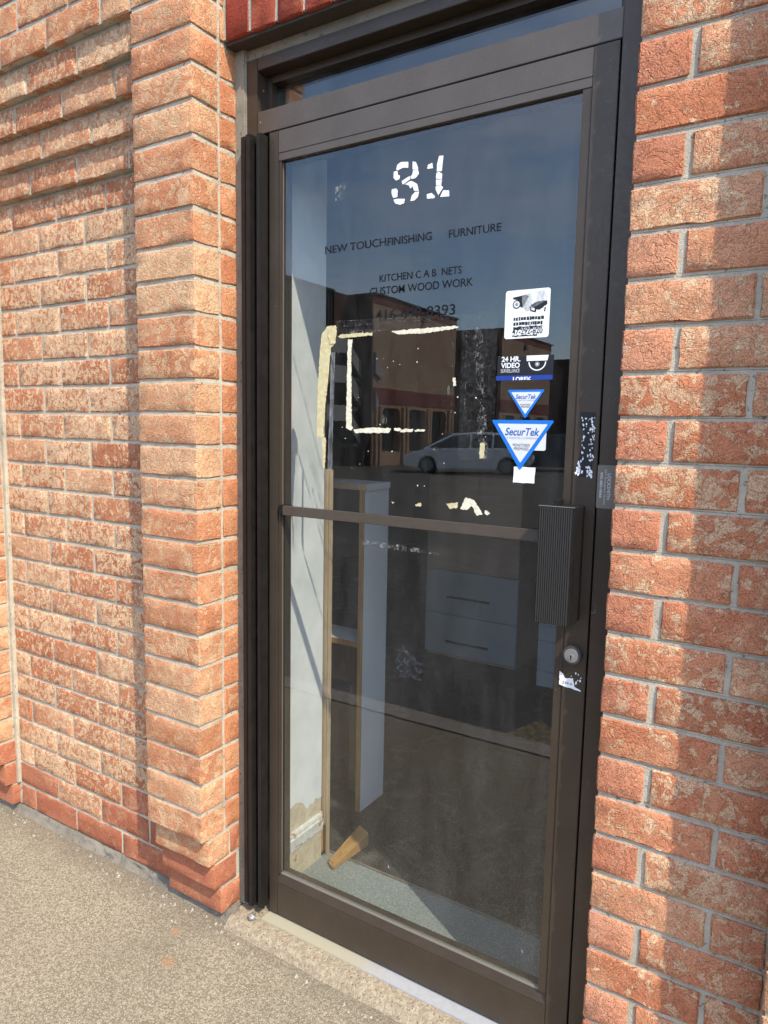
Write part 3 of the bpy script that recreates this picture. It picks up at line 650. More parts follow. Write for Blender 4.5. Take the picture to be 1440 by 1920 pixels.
slab(S1, 'print', [(.899, -.738), (.902, -.737), (.901, -.747), (.898, -.747)], y, .0001, M['black_ink'])
strip([(.845, -.708), (.898, -.700), (.905, -.722), (.86, -.745), (.848, -.735)], .002, M['film'], y=y - .0003)
rn = random.Random(3)
for row, (z0, z1) in enumerate(((-.763, -.756), (-.774, -.767))):
    xx = .828
    while xx < .893:
        wv = rn.uniform(.003, .007)
        slab(S1, 'print', jag([(xx, z0), (xx + wv, z0 + rn.uniform(-.001, .001)), (xx + wv, z1), (xx, z1 + rn.uniform(-.001, .001))], .0008, .003), y, .0001, M['black_ink']); xx += wv + rn.uniform(.0006, .0015)
slab(S1, 'print', jag([(.828, -.7835), (.896, -.7835), (.896, -.7765), (.828, -.7765)], .0012, .004), y, .0001, M['black_ink'])
text_mesh('47-292-820', .826, .897, -.7935, -.7800, y - .0005, M['black_ink'], S1, thin=.01)
text_mesh('292-820', .846, .897, -.7855, -.7795, y - .0007, M['tri_white'], S1, thin=.0)
slab(S1, 'print', jag([(.826, -.7985), (.885, -.7985), (.885, -.7955), (.826, -.7955)], .0012, .003), y, .0001, M['black_ink'])
# black / navy rectangle
S2 = slab(dr, 'sticker', [(.793, -.884), (.925, -.884), (.925, -.8405), (.793, -.8405)], GY, .0005, M['black_ink'], label='black 24 hour video surveillance sticker with a dome camera')
slab(S2, 'print', [(.791, -.895), (.9245, -.895), (.9245, -.8845), (.791, -.8845)], GY, .0005, M['blue2'])
y = GY - .0006
text_mesh('24 HR.', .803, .848, -.8535, -.8415, y, M['white'], S2, thin=.03)
text_mesh('VIDEO', .802, .847, -.8675, -.8555, y, M['white'], S2, thin=.03)
text_mesh('SURVEILLANCE', .802, .847, -.8775, -.8695, y, M['tri_white'], S2, thin=.0)
text_mesh('LOREX', .832, .875, -.8945, -.8875, y, M['white'], S2, thin=.04, cut=.3)
slab(S2, 'print', [(.863, -.853), (.911, -.853), (.9135, -.8412), (.8625, -.8412)], y, .0001, M['white'])
arc = [(.888 + .0205 * math.cos(t), -.8555 - .0195 * math.sin(t)) for t in [math.pi * i / 14 for i in range(15)]] + [(.888 + .0178 * math.cos(t), -.8555 - .0168 * math.sin(t)) for t in [math.pi * (14 - i) / 14 for i in range(15)]]
slab(S2, 'print', arc, y, .0001, M['white'])
s = MB(); s.cyl((.888, y - .0001, -.8605), .0055, .0001, 'y', 16); s.build('print', M['zinc'], S2)
s = MB(); s.cyl((.888, y - .0003, -.8605), .0022, .0001, 'y', 12); s.build('print', M['white'], S2)
slab(S2, 'print', [(.7935, -.8412), (.925, -.8412), (.925, -.8403), (.7935, -.8403)], y, .0002, M['clear'])
# triangles
def tri(x0, x1, zt, xb, zb, label, k):
    def rt(ins, r):
        A = [(x0 + ins * 1.75, zt - ins), (x1 - ins * 1.75, zt - ins), (xb, zb + ins * 2.0)]; out = []
        for i in range(3):
            p, q, s_ = Vector(A[i - 1]), Vector(A[i]), Vector(A[(i + 1) % 3])
            a, b = (p - q).normalized() * r, (s_ - q).normalized() * r
            for t in (0, .25, .5, .75, 1): out.append(tuple(q + a * (1 - t) ** 2 + b * t ** 2))
        return out
    S = slab(dr, 'sticker', rt(0, .006 * k), GY - .0012, .0005, M['blue'], label=label)
    slab(S, 'print', rt(.0085 * k, .003 * k), GY - .0018, .0001, M['tri_white'])
    w = x1 - x0; y = GY - .0021; cx = (x0 + x1) / 2
    text_mesh('SecurTek', cx - w * .27, cx + w * .28, zt - w * .235, zt - w * .115, y, M['logo_blue'], S, thin=.02, shear=.25)
    text_mesh('A SASKTEL COMPANY', cx - w * .245, cx + w * .26, zt - w * .285, zt - w * .255, y, M['zinc'], S)
    text_mesh('MONITORED', cx - w * .135, cx + w * .14, zt - w * .40, zt - w * .355, y, M['black_ink'], S)
    text_mesh('PREMISES', cx - w * .115, cx + w * .12, zt - w * .455, zt - w * .41, y, M['black_ink'], S)
slab(dr, 'sticker', rrect(.872, .916, -1.052, -1.004, .004), GY, .0006, M['tri_white'], label='small white sticker behind the large blue triangle')
slab(dr, 'sticker', jag([(.842, -1.127), (.893, -1.1265), (.894, -1.0905), (.843, -1.0905)], .0006, .008), GY, .0006, M['white'], label='blank white square sticker')
tri(.784, .934, -.9845, .858, -1.0985, 'large blue triangle security sticker', 1.0)
tri(.8205, .909, -.9165, .865, -.9815, 'small blue triangle security sticker', .62)
# scraped sticker on the stile
def scraps(par, x0, x1, z0, z1, n, mt, y, seed, edge=False, sz=.006):
    rn = random.Random(seed); s = MB()
    for i in range(n):
        cx_ = rn.choice([rn.uniform(x0, x0 + (x1 - x0) * .25), rn.uniform(x0 + (x1 - x0) * .6, x1), rn.uniform(x0, x1)]); cz_ = rn.uniform(z0, z1); r = rn.uniform(sz * .2, sz * .7)
        s.flat(jag([(cx_ + r * math.cos(t) * rn.uniform(.3, 1.2), cz_ + r * 1.4 * math.sin(t) * rn.uniform(.3, 1.2)) for t in (0, 1.1, 2.2, 3.3, 4.4, 5.5)], r * .2, .002), y - rn.uniform(0, .0004))
    return s.build('print', mt, par)
y = FY - .0004
S4 = slab(dr, 'sticker', jag([(.995, -.966), (1.0265, -.966), (1.028, -.975), (1.022, -.985), (1.027, -1.00), (1.026, -1.105), (.992, -1.107), (.990, -1.09), (.998, -1.05), (1.004, -1.01), (.994, -.995), (.993, -.975)], .0015, .005), FY - .0002, .0003, M['black_ink'], label='shredded black and white sticker remains on the lock stile')
scraps(S4, .991, 1.026, -1.105, -1.075, 34, M['white'], y - .0003, 1)
scraps(S4, 1.000, 1.024, -1.075, -.985, 42, M['white'], y - .0003, 2, sz=.0045)
scraps(S4, 1.019, 1.0265, -1.105, -.975, 30, M['white'], y - .0004, 12, sz=.0035)
scraps(S4, .995, 1.02, -.985, -.978, 8, M['white'], y - .0003, 5, sz=.004)
S5 = slab(dr, 'sticker', jag([(.977, -1.545), (.985, -1.550), (.99, -1.560), (1.008, -1.556), (1.012, -1.575), (1.026, -1.581), (1.026, -1.584), (.977, -1.577)], .001, .004), FY - .0002, .0003, M['white'], label='torn white sticker under the lock')
scraps(S5, .99, 1.026, -1.575, -1.54, 12, M['white'], y - .0001, 8, sz=.006)
text_mesh('234-6', .984, 1.007, -1.573, -1.567, y - .0006, M['black_ink'], S5)
# locksmith plate on the jamb
S6 = slab(fr, 'locksmith_plate', rrect(1.0375, 1.0785, -1.170, -1.0775, .003), FY - .0002, .0008, M['grey_plate'], label='small grey locksmith plate on the jamb')
y = FY - .0012
text_mesh('LOCKSMITH', 1.0590, 1.0665, -1.150, -1.095, y, M['plate_text'], S6, rot=True, thin=.02)
text_mesh('24/7 Emergency Service', 1.0515, 1.0570, -1.162, -1.086, y, M['plate_text'], S6, rot=True)
text_mesh('905-882-0066', 1.0435, 1.0490, -1.148, -1.093, y, M['plate_text'], S6, rot=True, thin=.02)
# paint chips and scratches on jamb
rn = random.Random(11); s = MB()
for cx_, cz_ in [(1.042, -1.43), (1.044, -1.385), (1.05, -1.39), (1.046, -1.345), (1.041, -1.555), (1.045, -1.29), (1.05, -1.19), (1.0410, -1.68), (1.0415, -1.75), (1.05, -2.10)]:
    L = rn.uniform(.003, .010); a = rn.uniform(0, 3.1)
    s.flat([(cx_, cz_), (cx_ + .0008, cz_), (cx_ + .0008 + L * math.cos(a) * .6, cz_ + L * math.sin(a)), (cx_ + L * math.cos(a) * .6, cz_ + L * math.sin(a))], FY - .0004)
s.flat([(1.0395, -1.3995), (1.049, -1.3995), (1.049, -1.4015), (1.0395, -1.4015)], FY - .0004); s.flat([(1.047, -1.392), (1.049, -1.392), (1.049, -1.4015), (1.047, -1.4015)], FY - .00045)
s.build('paint_chips', M['bead'], fr)

# ------------------------------------------------------------------ sill, threshold, ground
def rough_slab(x0, x1, prof, nx, amp, seed):
    """profile (y,z) swept along x with noise"""
    rn = random.Random(seed); mb = MB(); n = len(prof); V = []
    lf = [[rn.uniform(-1, 1) for _ in range(nx // 6 + 3)] for _ in prof]
    for i in range(nx + 1):
        x = x0 + (x1 - x0) * i / nx; t = i / 6.0; a = int(t); fr_ = t - a
        for j, (yy, zz) in enumerate(prof):
            low = lf[j][a] * (1 - fr_) + lf[j][a + 1] * fr_; k = 0 if j in (0, n - 1) else 1
            V.append((x, yy + k * (low * amp + rn.uniform(-amp, amp) * .35), zz + k * (low * amp * .4 + rn.uniform(-amp, amp) * .2)))
    F = [(i * n + j, i * n + j + 1, (i + 1) * n + j + 1, (i + 1) * n + j) for i in range(nx) for j in range(n - 1)]
    return mb.add(V, F)
th = MB(); th.box(.112, 1.09, .130, .30, -2.500, -2.4865); th.build('threshold_strip', M['threshold'], fr, bevel=.001)
si = rough_slab(.018, 1.30, [(.33, -2.4905), (.128, -2.4905), (.115, -2.4925), (.100, -2.495), (.088, -2.500), (.078, -2.509), (.070, -2.519), (.062, -2.528), (.056, -2.534), (.05, -2.55)], 170, .0035, 4)
so = si.build('concrete_sill', M['sill'], smooth=True); tag(so, 'worn exposed aggregate concrete sill under the glass door', 'door sill')
tp = rough_slab(-1.40, .03, [(.13, -2.488), (.108, -2.492), (.104, -2.503), (.100, -2.512), (.090, -2.5215), (.080, -2.55)], 260, .006, 9)
tp.build('footing_grout', M['mortar_dark'], wl, smooth=True)
gw = MB(); gw.box(-14, 16, -1.345, .30, GZ - .14, GZ); struct('sidewalk', gw, M['walk'])
kb = MB(); kb.box(-14, 16, -1.50, -1.35, GZ - .16, GZ + .002); struct('kerb', kb, M['kerb'], bevel=.012)
# lot: slopes gently down, then runs level to the horizon
lot = MB(); lot.add([(-600, -1.3, GZ - .12), (600, -1.3, GZ - .12), (600, -12, -2.75), (-600, -12, -2.75), (600, -900, -2.75), (-600, -900, -2.75)], [(0, 1, 2, 3), (3, 2, 4, 5)]); struct('parking_lot', lot, M['asphalt'])
bk = MB(); bk.add([(-600, .35, GZ - .13), (600, .35, GZ - .13), (600, 700, GZ - .13), (-600, 700, GZ - .13)], [(0, 1, 2, 3)]); struct('ground', bk, M['asphalt'])
yl = MB(); yl.add([(.06, -1.62, GZ - .1195), (.34, -1.60, GZ - .1195), (.62, -2.6, -2.66), (.36, -2.7, -2.66)], [(0, 1, 2, 3)]); struct('painted_line', yl, M['yellow_line'])
# grit along the wall foot
rn = random.Random(21); pe = MB()
for i in range(650):
    if i < 430: px = rn.uniform(-1.3, .05); py = .085 - abs(rn.gauss(0, .03)) + rn.uniform(-.01, .005)
    else: px = rn.uniform(.0, 1.2); py = .045 - abs(rn.gauss(0, .02))
    r = rn.uniform(.0012, .0035) if rn.random() < .86 else rn.uniform(.004, .009); zb = GZ - .0003
    c = [(px + r * rn.uniform(.6, 1.2) * math.cos(t), py + r * rn.uniform(.6, 1.2) * math.sin(t)) for t in (0, 1.6, 3.1, 4.7)]
    pe.add([(a, b, zb) for a, b in c] + [(px + r * .2, py, zb + r * 1.1)], [(0, 1, 4), (1, 2, 4), (2, 3, 4), (3, 0, 4)])
po = pe.build('grit', M['kerb'], kind='stuff'); tag(po, 'loose pale grit and gravel along the foot of the brick wall', 'gravel')
# silver blob
bl = bmesh.new(); bmesh.ops.create_icosphere(bl, subdivisions=3, radius=.0115)
for v in bl.verts: v.co *= 1 + rn.uniform(-.10, .10); v.co.z *= .85
bm_ = bpy.data.meshes.new('foil_ball'); bl.to_mesh(bm_); bl.free(); bm_.materials.append(M['zinc'])
fo = bpy.data.objects.new('foil_ball', bm_); COL.objects.link(fo); fo.location = (.0905, .1155, -2.4815); tag(fo, 'small crumpled silver ball on the sill under the hinge strips', 'litter')

# ------------------------------------------------------------------ interior
FZ = -2.46
fl = MB(); fl.box(.0995, 1.10, .262, .478, FZ - .05, FZ); struct('threshold_tiles', fl, M['terrazzo'])
fl = MB(); fl.box(-3.0, 4.0, .481, 6.5, FZ - .05, FZ + .004); fl.box(-3.0, .099, .42, .481, FZ - .05, FZ + .004); struct('carpet_floor', fl, M['carpet'])
ce_ = MB(); ce_.box(.0995, 1.10, .4785, .4825, FZ - .01, FZ + .007); struct('carpet_edge_strip', ce_, M['mortar_dark'])
rm = MB(); rm.box(-3.1, -3.0, .4, 6.6, FZ, .45); rm.box(4.0, 4.1, .4, 6.6, FZ, .45); rm.box(-3.1, 4.1, 6.5, 6.6, FZ, .45); struct('interior_walls', rm, M['room'])
ce = MB(); ce.box(-3.1, 4.1, .4, 6.6, .45, .55); struct('interior_ceiling', ce, M['room'])
rw = MB(); rw.box(-3.1, -1.41, .3, .4, FZ, .55); rw.box(1.72, 4.1, .3, .4, FZ, .55); rw.box(1.10, 1.72, .401, .45, FZ, .55); rw.box(-1.41, .02, .401, .42, FZ, .55); struct('interior_front_wall', rw, M['room'])
dw = MB(); dw.box(.022, .0985, .272, .445, FZ - .01, .44); po_ = struct('interior_return_wall', dw, M['plaster'])
# painted layer with a torn lower edge, proud of the plaster
peel = [(.272, -2.190), (.284, -2.214), (.306, -2.205), (.328, -2.212), (.347, -2.224), (.360, -2.246), (.372, -2.252), (.384, -2.243), (.400, -2.250), (.413, -2.235), (.425, -2.243), (.4448, -2.245)]
pl = MB(); pl.prism([(.2722, .44)] + peel + [(.4448, .44)], .0987, .1001, 'x'); pl.build('paint_layer', M['drywall_paint'], po_)
bb = MB(); bb.prism([(.0987, -2.358), (.109, -2.356), (.111, -2.318), (.106, -2.314), (.109, -2.309), (.107, -2.300), (.0987, -2.296)], .273, .444, 'y')
bb.v = [(a, b, c) for a, b, c in bb.v]
bb.build('baseboard', M['chipped'], po_)
s = MB(); s.box(.0987, .1025, .276, .443, FZ, -2.3585); s.build('skim_coat', M['plaster'], po_)
wb = thing('door_casing', 'raw wooden casing boards standing at the end of the white inner wall', 'door casing', (.09, .46, FZ))
s = MB(); s.box(.072, .0905, .4455, .472, FZ, -1.142); s.build('board', M['pine'], wb, bevel=.001)
s = MB(); s.box(.0700, .0955, .4725, .476, FZ, -1.60); s.build('board', M['pine'], wb, bevel=.0008)
s = MB(); s.box(.093, .107, .455, .472, -2.35, -1.1425); s.build('board', M['pale_wood'], wb, bevel=.001)
s = MB(); s.box(.109, .1165, .458, .472, FZ, -1.1435); s.build('board', M['pale_wood'], wb, bevel=.001)
# shelf unit
sh = thing('shelf_unit', 'white melamine shelf unit with raw wooden edges, seen through the glass', 'shelf', (.0, .82, FZ))
s = MB(); s.box(.0395, .060, .742, .905, FZ + .005, -1.232); so2 = s.build('side_panel', M['melamine'], sh)
s = MB(); s.box(.0393, .0602, .7385, .7418, FZ + .005, -1.232); s.build('edge_strip', M['pine'], so2)
s = MB(); s.box(-.35, .070, .738, .90, -1.231, -1.209); s2 = s.build('top', M['melamine'], sh)
s = MB(); s.box(-.35, .0702, .7345, .7378, -1.231, -1.209); s.build('edge_strip', M['pale_wood'], s2)
s = MB(); s.box(-.35, .039, .76, .90, -1.823, -1.803); s3 = s.build('shelf_board', M['melamine'], sh)
s = MB(); s.box(-.35, .039, .7565, .7598, -1.823, -1.803); s.build('edge_strip', M['pine'], s3)
s = MB(); s.box(-.35, .039, .885, .905, -2.02, -1.825); s.build('back_board', M['brown_board'], sh)
s = MB(); s.box(-.075, -.045, .86, .89, FZ + .005, -2.021); s.build('post', M['brown_board'], sh)
s = MB(); s.box(-.035, .0385, .90, .93, FZ + .005, -2.021); s.build('post', M['brown_board'], sh)
# drawer cabinet
dc = thing('drawer_cabinet', 'tall cabinet with two grey drawers under a walnut panel at the back of the room', 'cabinet', (-.34, 2.8, FZ))
s = MB(); s.box(-.655, -.045, 2.585, 3.1, FZ + .004, -1.296); s.build('carcass', M['cab_brown'], dc, bevel=.003)
for z0, z1 in ((FZ + .03, -2.178), (-2.172, -1.893)):
    s = MB(); s.box(-.66, -.040, 2.562, 2.584, z0, z1); dd = s.build('drawer_front', M['cab_grey'], dc, bevel=.002)
    s = MB(); zz = -2.056 if z0 > -2.2 else -2.345; s.box(-.505, -.215, 2.545, 2.552, zz - .006, zz + .006); s.box(-.49, -.48, 2.552, 2.562, zz - .004, zz + .004); s.box(-.24, -.23, 2.552, 2.562, zz - .004, zz + .004); s.build('handle', M['dark_handle'], dd)
s = MB(); s.box(-.66, -.040, 2.562, 2.584, -1.888, -1.296); s.build('upper_panel', M['cab_brown'], dc, bevel=.002)
wc = thing('white_cabinet', 'low pale cabinet seen between the drawer cabinet and the lock stile', 'cabinet', (.25, 2.55, FZ))
s = MB(); s.box(.150, .42, 2.42, 2.75, FZ + .004, -2.089); s.build('carcass', M['melamine'], wc, bevel=.003)
for z0, z1 in ((FZ + .01, -2.362), (-2.356, -2.185), (-2.179, -2.095)):
    s = MB(); s.box(.152, .418, 2.402, 2.419, z0, z1); s.build('drawer_front', M['melamine'], wc, bevel=.002)
# wedge
wg = MB(); wg.add([(.150, .418, FZ + .001), (.184, .398, FZ + .001), (.205, .585, FZ + .001), (.148, .612, FZ + .001), (.150, .418, FZ + .022), (.184, .398, FZ + .022), (.203, .585, FZ + .052), (.146, .612, FZ + .052)],
                  [(0, 1, 2, 3), (4, 5, 6, 7), (0, 1, 5, 4), (1, 2, 6, 5), (2, 3, 7, 6), (3, 0, 4, 7)])
tag(wg.build('door_wedge', M['wedge_wood'], bevel=.005, smooth=False), 'worn wooden door wedge lying on the tiles just inside the glass', 'door wedge')
# crumpled plastic
pf = MB(); rn = random.Random(5); nn = 9
for i in range(nn):
    for j in range(nn): pf.v.append((.07 + i * .013 + rn.uniform(-.006, .006), .98 + rn.uniform(-.03, .03), -1.99 + j * .017 - abs(i - 2) * .006 * (j / 4) + rn.uniform(-.006, .006)))
pf.f = [(i * nn + j, (i + 1) * nn + j, (i + 1) * nn + j + 1, i * nn + j + 1) for i in range(nn - 1) for j in range(nn - 1)]
tag(pf.build('plastic_film', M['plastic']), 'crumpled clear plastic film hanging behind the white shelf side', 'plastic film')

# ------------------------------------------------------------------ across the parking lot (seen mirrored in the glass)
LZ = -2.75; TZ = 4.92
def bw(name, c1, c2, mc, s=1.0):
    m = mat(name, c1, .9, spec=.2); q = NB(m)
    mp = q.n('ShaderNodeMapping'); mp.inputs['Rotation'].default_value = (math.radians(90), 0, 0); q.l(q.vec, mp.inputs[0])
    cmb = q.n('ShaderNodeSeparateXYZ'); q.l(q.vec, cmb.inputs[0]); ad = q.math('ADD', cmb.outputs[0], cmb.outputs[1]); cc = q.n('ShaderNodeCombineXYZ'); q.l(ad, cc.inputs[0]); q.l(cmb.outputs[2], cc.inputs[1])
    b = q.n('ShaderNodeTexBrick'); q.l(cc.outputs[0], b.inputs['Vector']); b.inputs['Color1'].default_value = (*c1, 1); b.inputs['Color2'].default_value = (*c2, 1); b.inputs['Mortar'].default_value = (*mc, 1)
    b.inputs['Scale'].default_value = 1; b.inputs['Brick Width'].default_value = .25; b.inputs['Row Height'].default_value = .089; b.inputs['Mortar Size'].default_value = .006
    n = q.noise(1.3, 4); q.col(q.mix(q.gray(n, .35, .7, 0, .3), b.outputs['Color'], tuple(x * .6 for x in c1))); return m
M['far_brown'] = bw('far_brown_brick', (.32, .215, .15), (.37, .25, .175), (.27, .22, .18))
M['far_tan'] = bw('far_tan_brick', (.36, .21, .13), (.42, .25, .15), (.3, .25, .2))
M['far_red'] = bw('far_red_brick', (.17, .050, .042), (.21, .06, .05), (.14, .06, .05))
M['far_dark'] = bw('far_dark_brick', (.10, .055, .05), (.13, .07, .06), (.10, .08, .07))
M['coping'] = mat('dark_coping', (.03, .03, .03), .5)
M['siding'] = mat('dark_siding', (.045, .055, .065), .5)
M['stair_pale'] = simple_noise_mat('stair_concrete', (.30, .30, .29), (.24, .24, .235), 2, .85, .1)
M['far_glass'] = mat('far_window', (.02, .028, .035), .08, spec=.8)
M['sign_white'] = mat('sign_white', (.7, .72, .7), .6)
M['lamp_metal'] = mat('lamp_metal', (.10, .10, .10), .5)
# building A: facade on x = -15.9, facing +x, from y = -25.2 to -33.4
bA = thing('brick_building', 'brown brick unit across the lot with arched windows and a red brick band', 'building', (-16.5, -29, LZ))
FX = -15.95; y0, y1 = -25.15, -33.35
win = [(.83, 2.52), (3.25, 5.02), (5.61, 7.34)]; zb, zt_ = -2.12, -.10
s = MB(); s.box(FX - 1.5, FX, y1, y0, .0, .12)
def yy(t): return y0 - t
w = MB(); w.box(FX - 12, FX - .05, y1, y0, .78, 4.50); w.build('wall', M['far_brown'], bA)
w = MB(); w.box(FX - 12, FX, y1 - .02, y0 + .02, .10, .78); w.build('band', M['far_red'], bA)
w = MB(); w.box(FX - 12, FX - .02, y1, y0, 4.50, 4.86); w.build('band', M['far_red'], bA)
w = MB(); w.box(FX - 12.1, FX + .08, y1 - .08, y0 + .08, 4.86, TZ); w.build('coping', M['coping'], bA)
w = MB(); pts = [(yy(0), LZ), (yy(0), .10), (yy(8.2), .10), (yy(8.2), LZ)]
ed = [0] + [e for a, b in win for e in (a, b)] + [8.2]
for i in range(0, len(ed), 2): w.box(FX - .6, FX - .05, yy(ed[i + 1]), yy(ed[i]), LZ, .10)
for a, b in win:
    w.box(FX - .6, FX - .05, yy(b), yy(a), LZ, zb)
    # arched head corners
    n = 8; r = .35
    for cx_, sg in ((a, 1), (b, -1)):
        poly = [(yy(cx_), .10), (yy(cx_), zt_ - r)] + [(yy(cx_ + sg * (r - r * math.cos(t))), zt_ - r + r * math.sin(t)) for t in [math.pi / 2 * i / n for i in range(1, n + 1)]] + [(yy(cx_ + sg * r), .10)]
        w.prism(poly, FX - .6, FX - .05, 'x')
    w.box(FX - .6, FX - .05, yy(b - r), yy(a + r), zt_, .10)
w.build('ground_wall', M['far_tan'], bA)
for a, b in win:
    g = MB(); g.box(FX - .42, FX - .40, yy(b), yy(a), zb, .0); wo = g.build('window', M['far_glass'], bA)
    g = MB(); g.box(FX - .40, FX - .36, yy((a + b) / 2 + .03), yy((a + b) / 2 - .03), zb + .061, .0); g.build('window_frame', M['coping'], wo); g = MB(); g.box(FX - .40, FX - .36, yy(b), yy(a), zb, zb + .06); g.build('window_frame', M['coping'], wo)
for c in (.25, .62, 2.72, 3.05, 5.2, 5.45, 7.6, 7.95):
    g = MB(); g.box(FX - .05, FX + .07, yy(c + .09), yy(c - .09), LZ, -.02); g.build('pilaster', M['far_tan'], bA)
g = MB(); g.box(FX - 12, FX - .6, y1, y0, LZ, .1); g.build('rear_wall', M['far_dark'], bA)
g = MB(); g.box(FX - .01, FX + .14, yy(4.62), yy(4.36), 4.22, 4.48); g.build('wall_light', M['lamp_metal'], bA, bevel=.02)
g = MB(); g.box(FX - .05, FX - .02, yy(7.62), yy(7.30), .83, 1.31); g.build('sign_board', M['sign_white'], bA)
g = MB(); g.box(FX - .395, FX - .385, yy(1.85), yy(.92), -.80, -.40); g.build('window_notice', M['sign_white'], bA)
# stair tower side (dark walls left of the corner) and siding
bT = thing('stair_tower', 'dark brick stair tower with metal siding left of the brown brick unit', 'building', (-18.5, -22, LZ))
w = MB(); w.box(-29, -17.35, -25.12, -24.0, LZ, TZ - .02); w.build('wall', M['far_dark'], bT)
w = MB(); w.box(-17.34, FX - .02, -25.12, -25.0, LZ, TZ - .02); w.build('wall', M['far_dark'], bT)
w = MB(); w.box(-29, -17.45, -23.98, -8, LZ, 1.2); w.build('lower_wall', M['far_dark'], bT)
w = MB(); w.box(-29, -17.45, -23.98, -8, 1.2, TZ - .05); wo = w.build('siding', M['siding'], bT)
w = MB()
for i in range(78): w.box(-17.45, -17.40, -23.9 + i * .2, -23.82 + i * .2, 1.2, TZ - .05)
w.build('siding_ribs', M['siding'], wo, kind='stuff')
w = MB(); w.box(-29.1, -17.3, -24.0, -7.9, TZ - .05, TZ + .05); w.build('coping', M['coping'], bT)
st = thing('outdoor_stair', 'pale concrete switchback stair with solid balustrades in front of the dark tower', 'stairs', (-16.6, -22.5, LZ))
def flight(ya, za, yb, zb_, x0, x1, h):
    s = MB(); s.prism([(ya, za), (yb, zb_), (yb, zb_ + h), (ya, za + h)], x0, x1, 'x'); return s
for i, z in enumerate((2.0, .75, -.9)):
    flight(-23.75, z + .15, -24.93, z - .85, -16.62, -16.50, .75).build('flight_side', M['stair_pale'], st)
    s = MB(); s.box(-16.62, -16.50, -23.74, -22.4, z + .15, z + .85); s.build('landing_side', M['stair_pale'], st)
    s = MB(); s.box(-17.35, -16.63, -24.93, -24.6, z - 1.0, z - .85); s.build('landing', M['stair_pale'], st)
    s = MB(); s.prism([(-23.75, z + .92), (-24.93, z - .08), (-24.93, z - .02), (-23.75, z + .98)], -16.49, -16.45, 'x'); s.build('handrail', M['coping'], st)
    for j in range(5):
        s = MB(); s.box(-17.3, -16.63, -24.0 - j * .2, -23.8 - j * .2, z + .02 - j * .17, z + .17 - j * .17); s.build('step', M['stair_pale'], st)
s = MB(); s.box(-17.3, -16.5, -22.39, -22.2, LZ, 3.0); s.build('post', M['far_dark'], st)
# sloping pale fin at the corner of building A
g = MB(); g.prism([(y0 - .02, 1.40), (y0 - .55, 1.15), (y0 - .55, 1.45), (y0 - .02, 2.35)], FX - .048, FX + .10, 'x'); g.build('stair_end', M['stair_pale'], bA)
g = MB(); g.prism([(y0 - .02, -.12), (y0 - .25, -.12), (y0 - .25, .20), (y0 - .02, .60)], FX + .0, FX + .12, 'x'); g.build('stair_end', M['stair_pale'], bA)
# recess and building B, building C
bR = thing('brick_building', 'dark recessed brick wall between the two brown brick units', 'building', (-17, -38, LZ))
w = MB(); w.box(-29, -15.2, -38.4, -37.4, LZ, TZ - .02); w.build('wall', M['far_dark'], bR)
for z in (-2.0, 1.4):
    g = MB(); g.box(-17.1, -15.9, -37.38, -37.34, z, z + 1.3); g.build('window', M['far_glass'], bR)
bB = thing('brick_building', 'second brown brick unit further along the lot with a red band and small windows', 'building', (-15.5, -42, LZ))
XB = -15.12
w = MB(); w.box(-29, XB, -46.2, -37.6, .78, 4.50); w.build('wall', M['far_brown'], bB)
w = MB(); w.box(-29, XB + .04, -46.22, -37.58, .10, .78); w.build('band', M['far_red'], bB)
w = MB(); w.box(-29, XB + .02, -46.2, -37.6, 4.50, 4.86); w.build('band', M['far_red'], bB)
w = MB(); w.box(-29, XB, -46.2, -37.6, LZ, .10); w.build('ground_wall', M['far_tan'], bB)
w = MB(); w.box(-29, XB + .1, -46.3, -37.5, 4.86, TZ); w.build('coping', M['coping'], bB)
for t in (-39.8, -42.6, -45.2):
    g = MB(); g.box(XB, XB + .04, t, t + 1.5, -2.0, -.1); wo = g.build('window', M['far_glass'], bB)
    g = MB(); g.box(XB + .04, XB + .07, t - .06, t, -2.05, -.05); g.build('window_frame', M['sign_white'], wo); g = MB(); g.box(XB + .04, XB + .07, t + 1.5, t + 1.56, -2.05, -.05); g.build('window_frame', M['sign_white'], wo)
g = MB(); g.box(XB, XB + .15, -41.5, -41.2, 4.1, 4.4); g.build('wall_light', M['lamp_metal'], bB, bevel=.02)
bC = thing('brick_building', 'long dark brick block closing the far end of the lot', 'building', (-2, -55, LZ))
w = MB(); w.box(-29, 30, -66, -52.5, LZ, 4.2); w.build('wall', M['far_dark'], bC)
w = MB(); w.box(-29, 30.1, -66.1, -52.4, 4.2, TZ - .4); w.build('coping', M['coping'], bC)
for i in range(10):
    g = MB(); g.box(-16 + i * 4, -14 + i * 4, -52.5, -52.44, -2.0, -.1); g.build('window', M['far_glass'], bC)

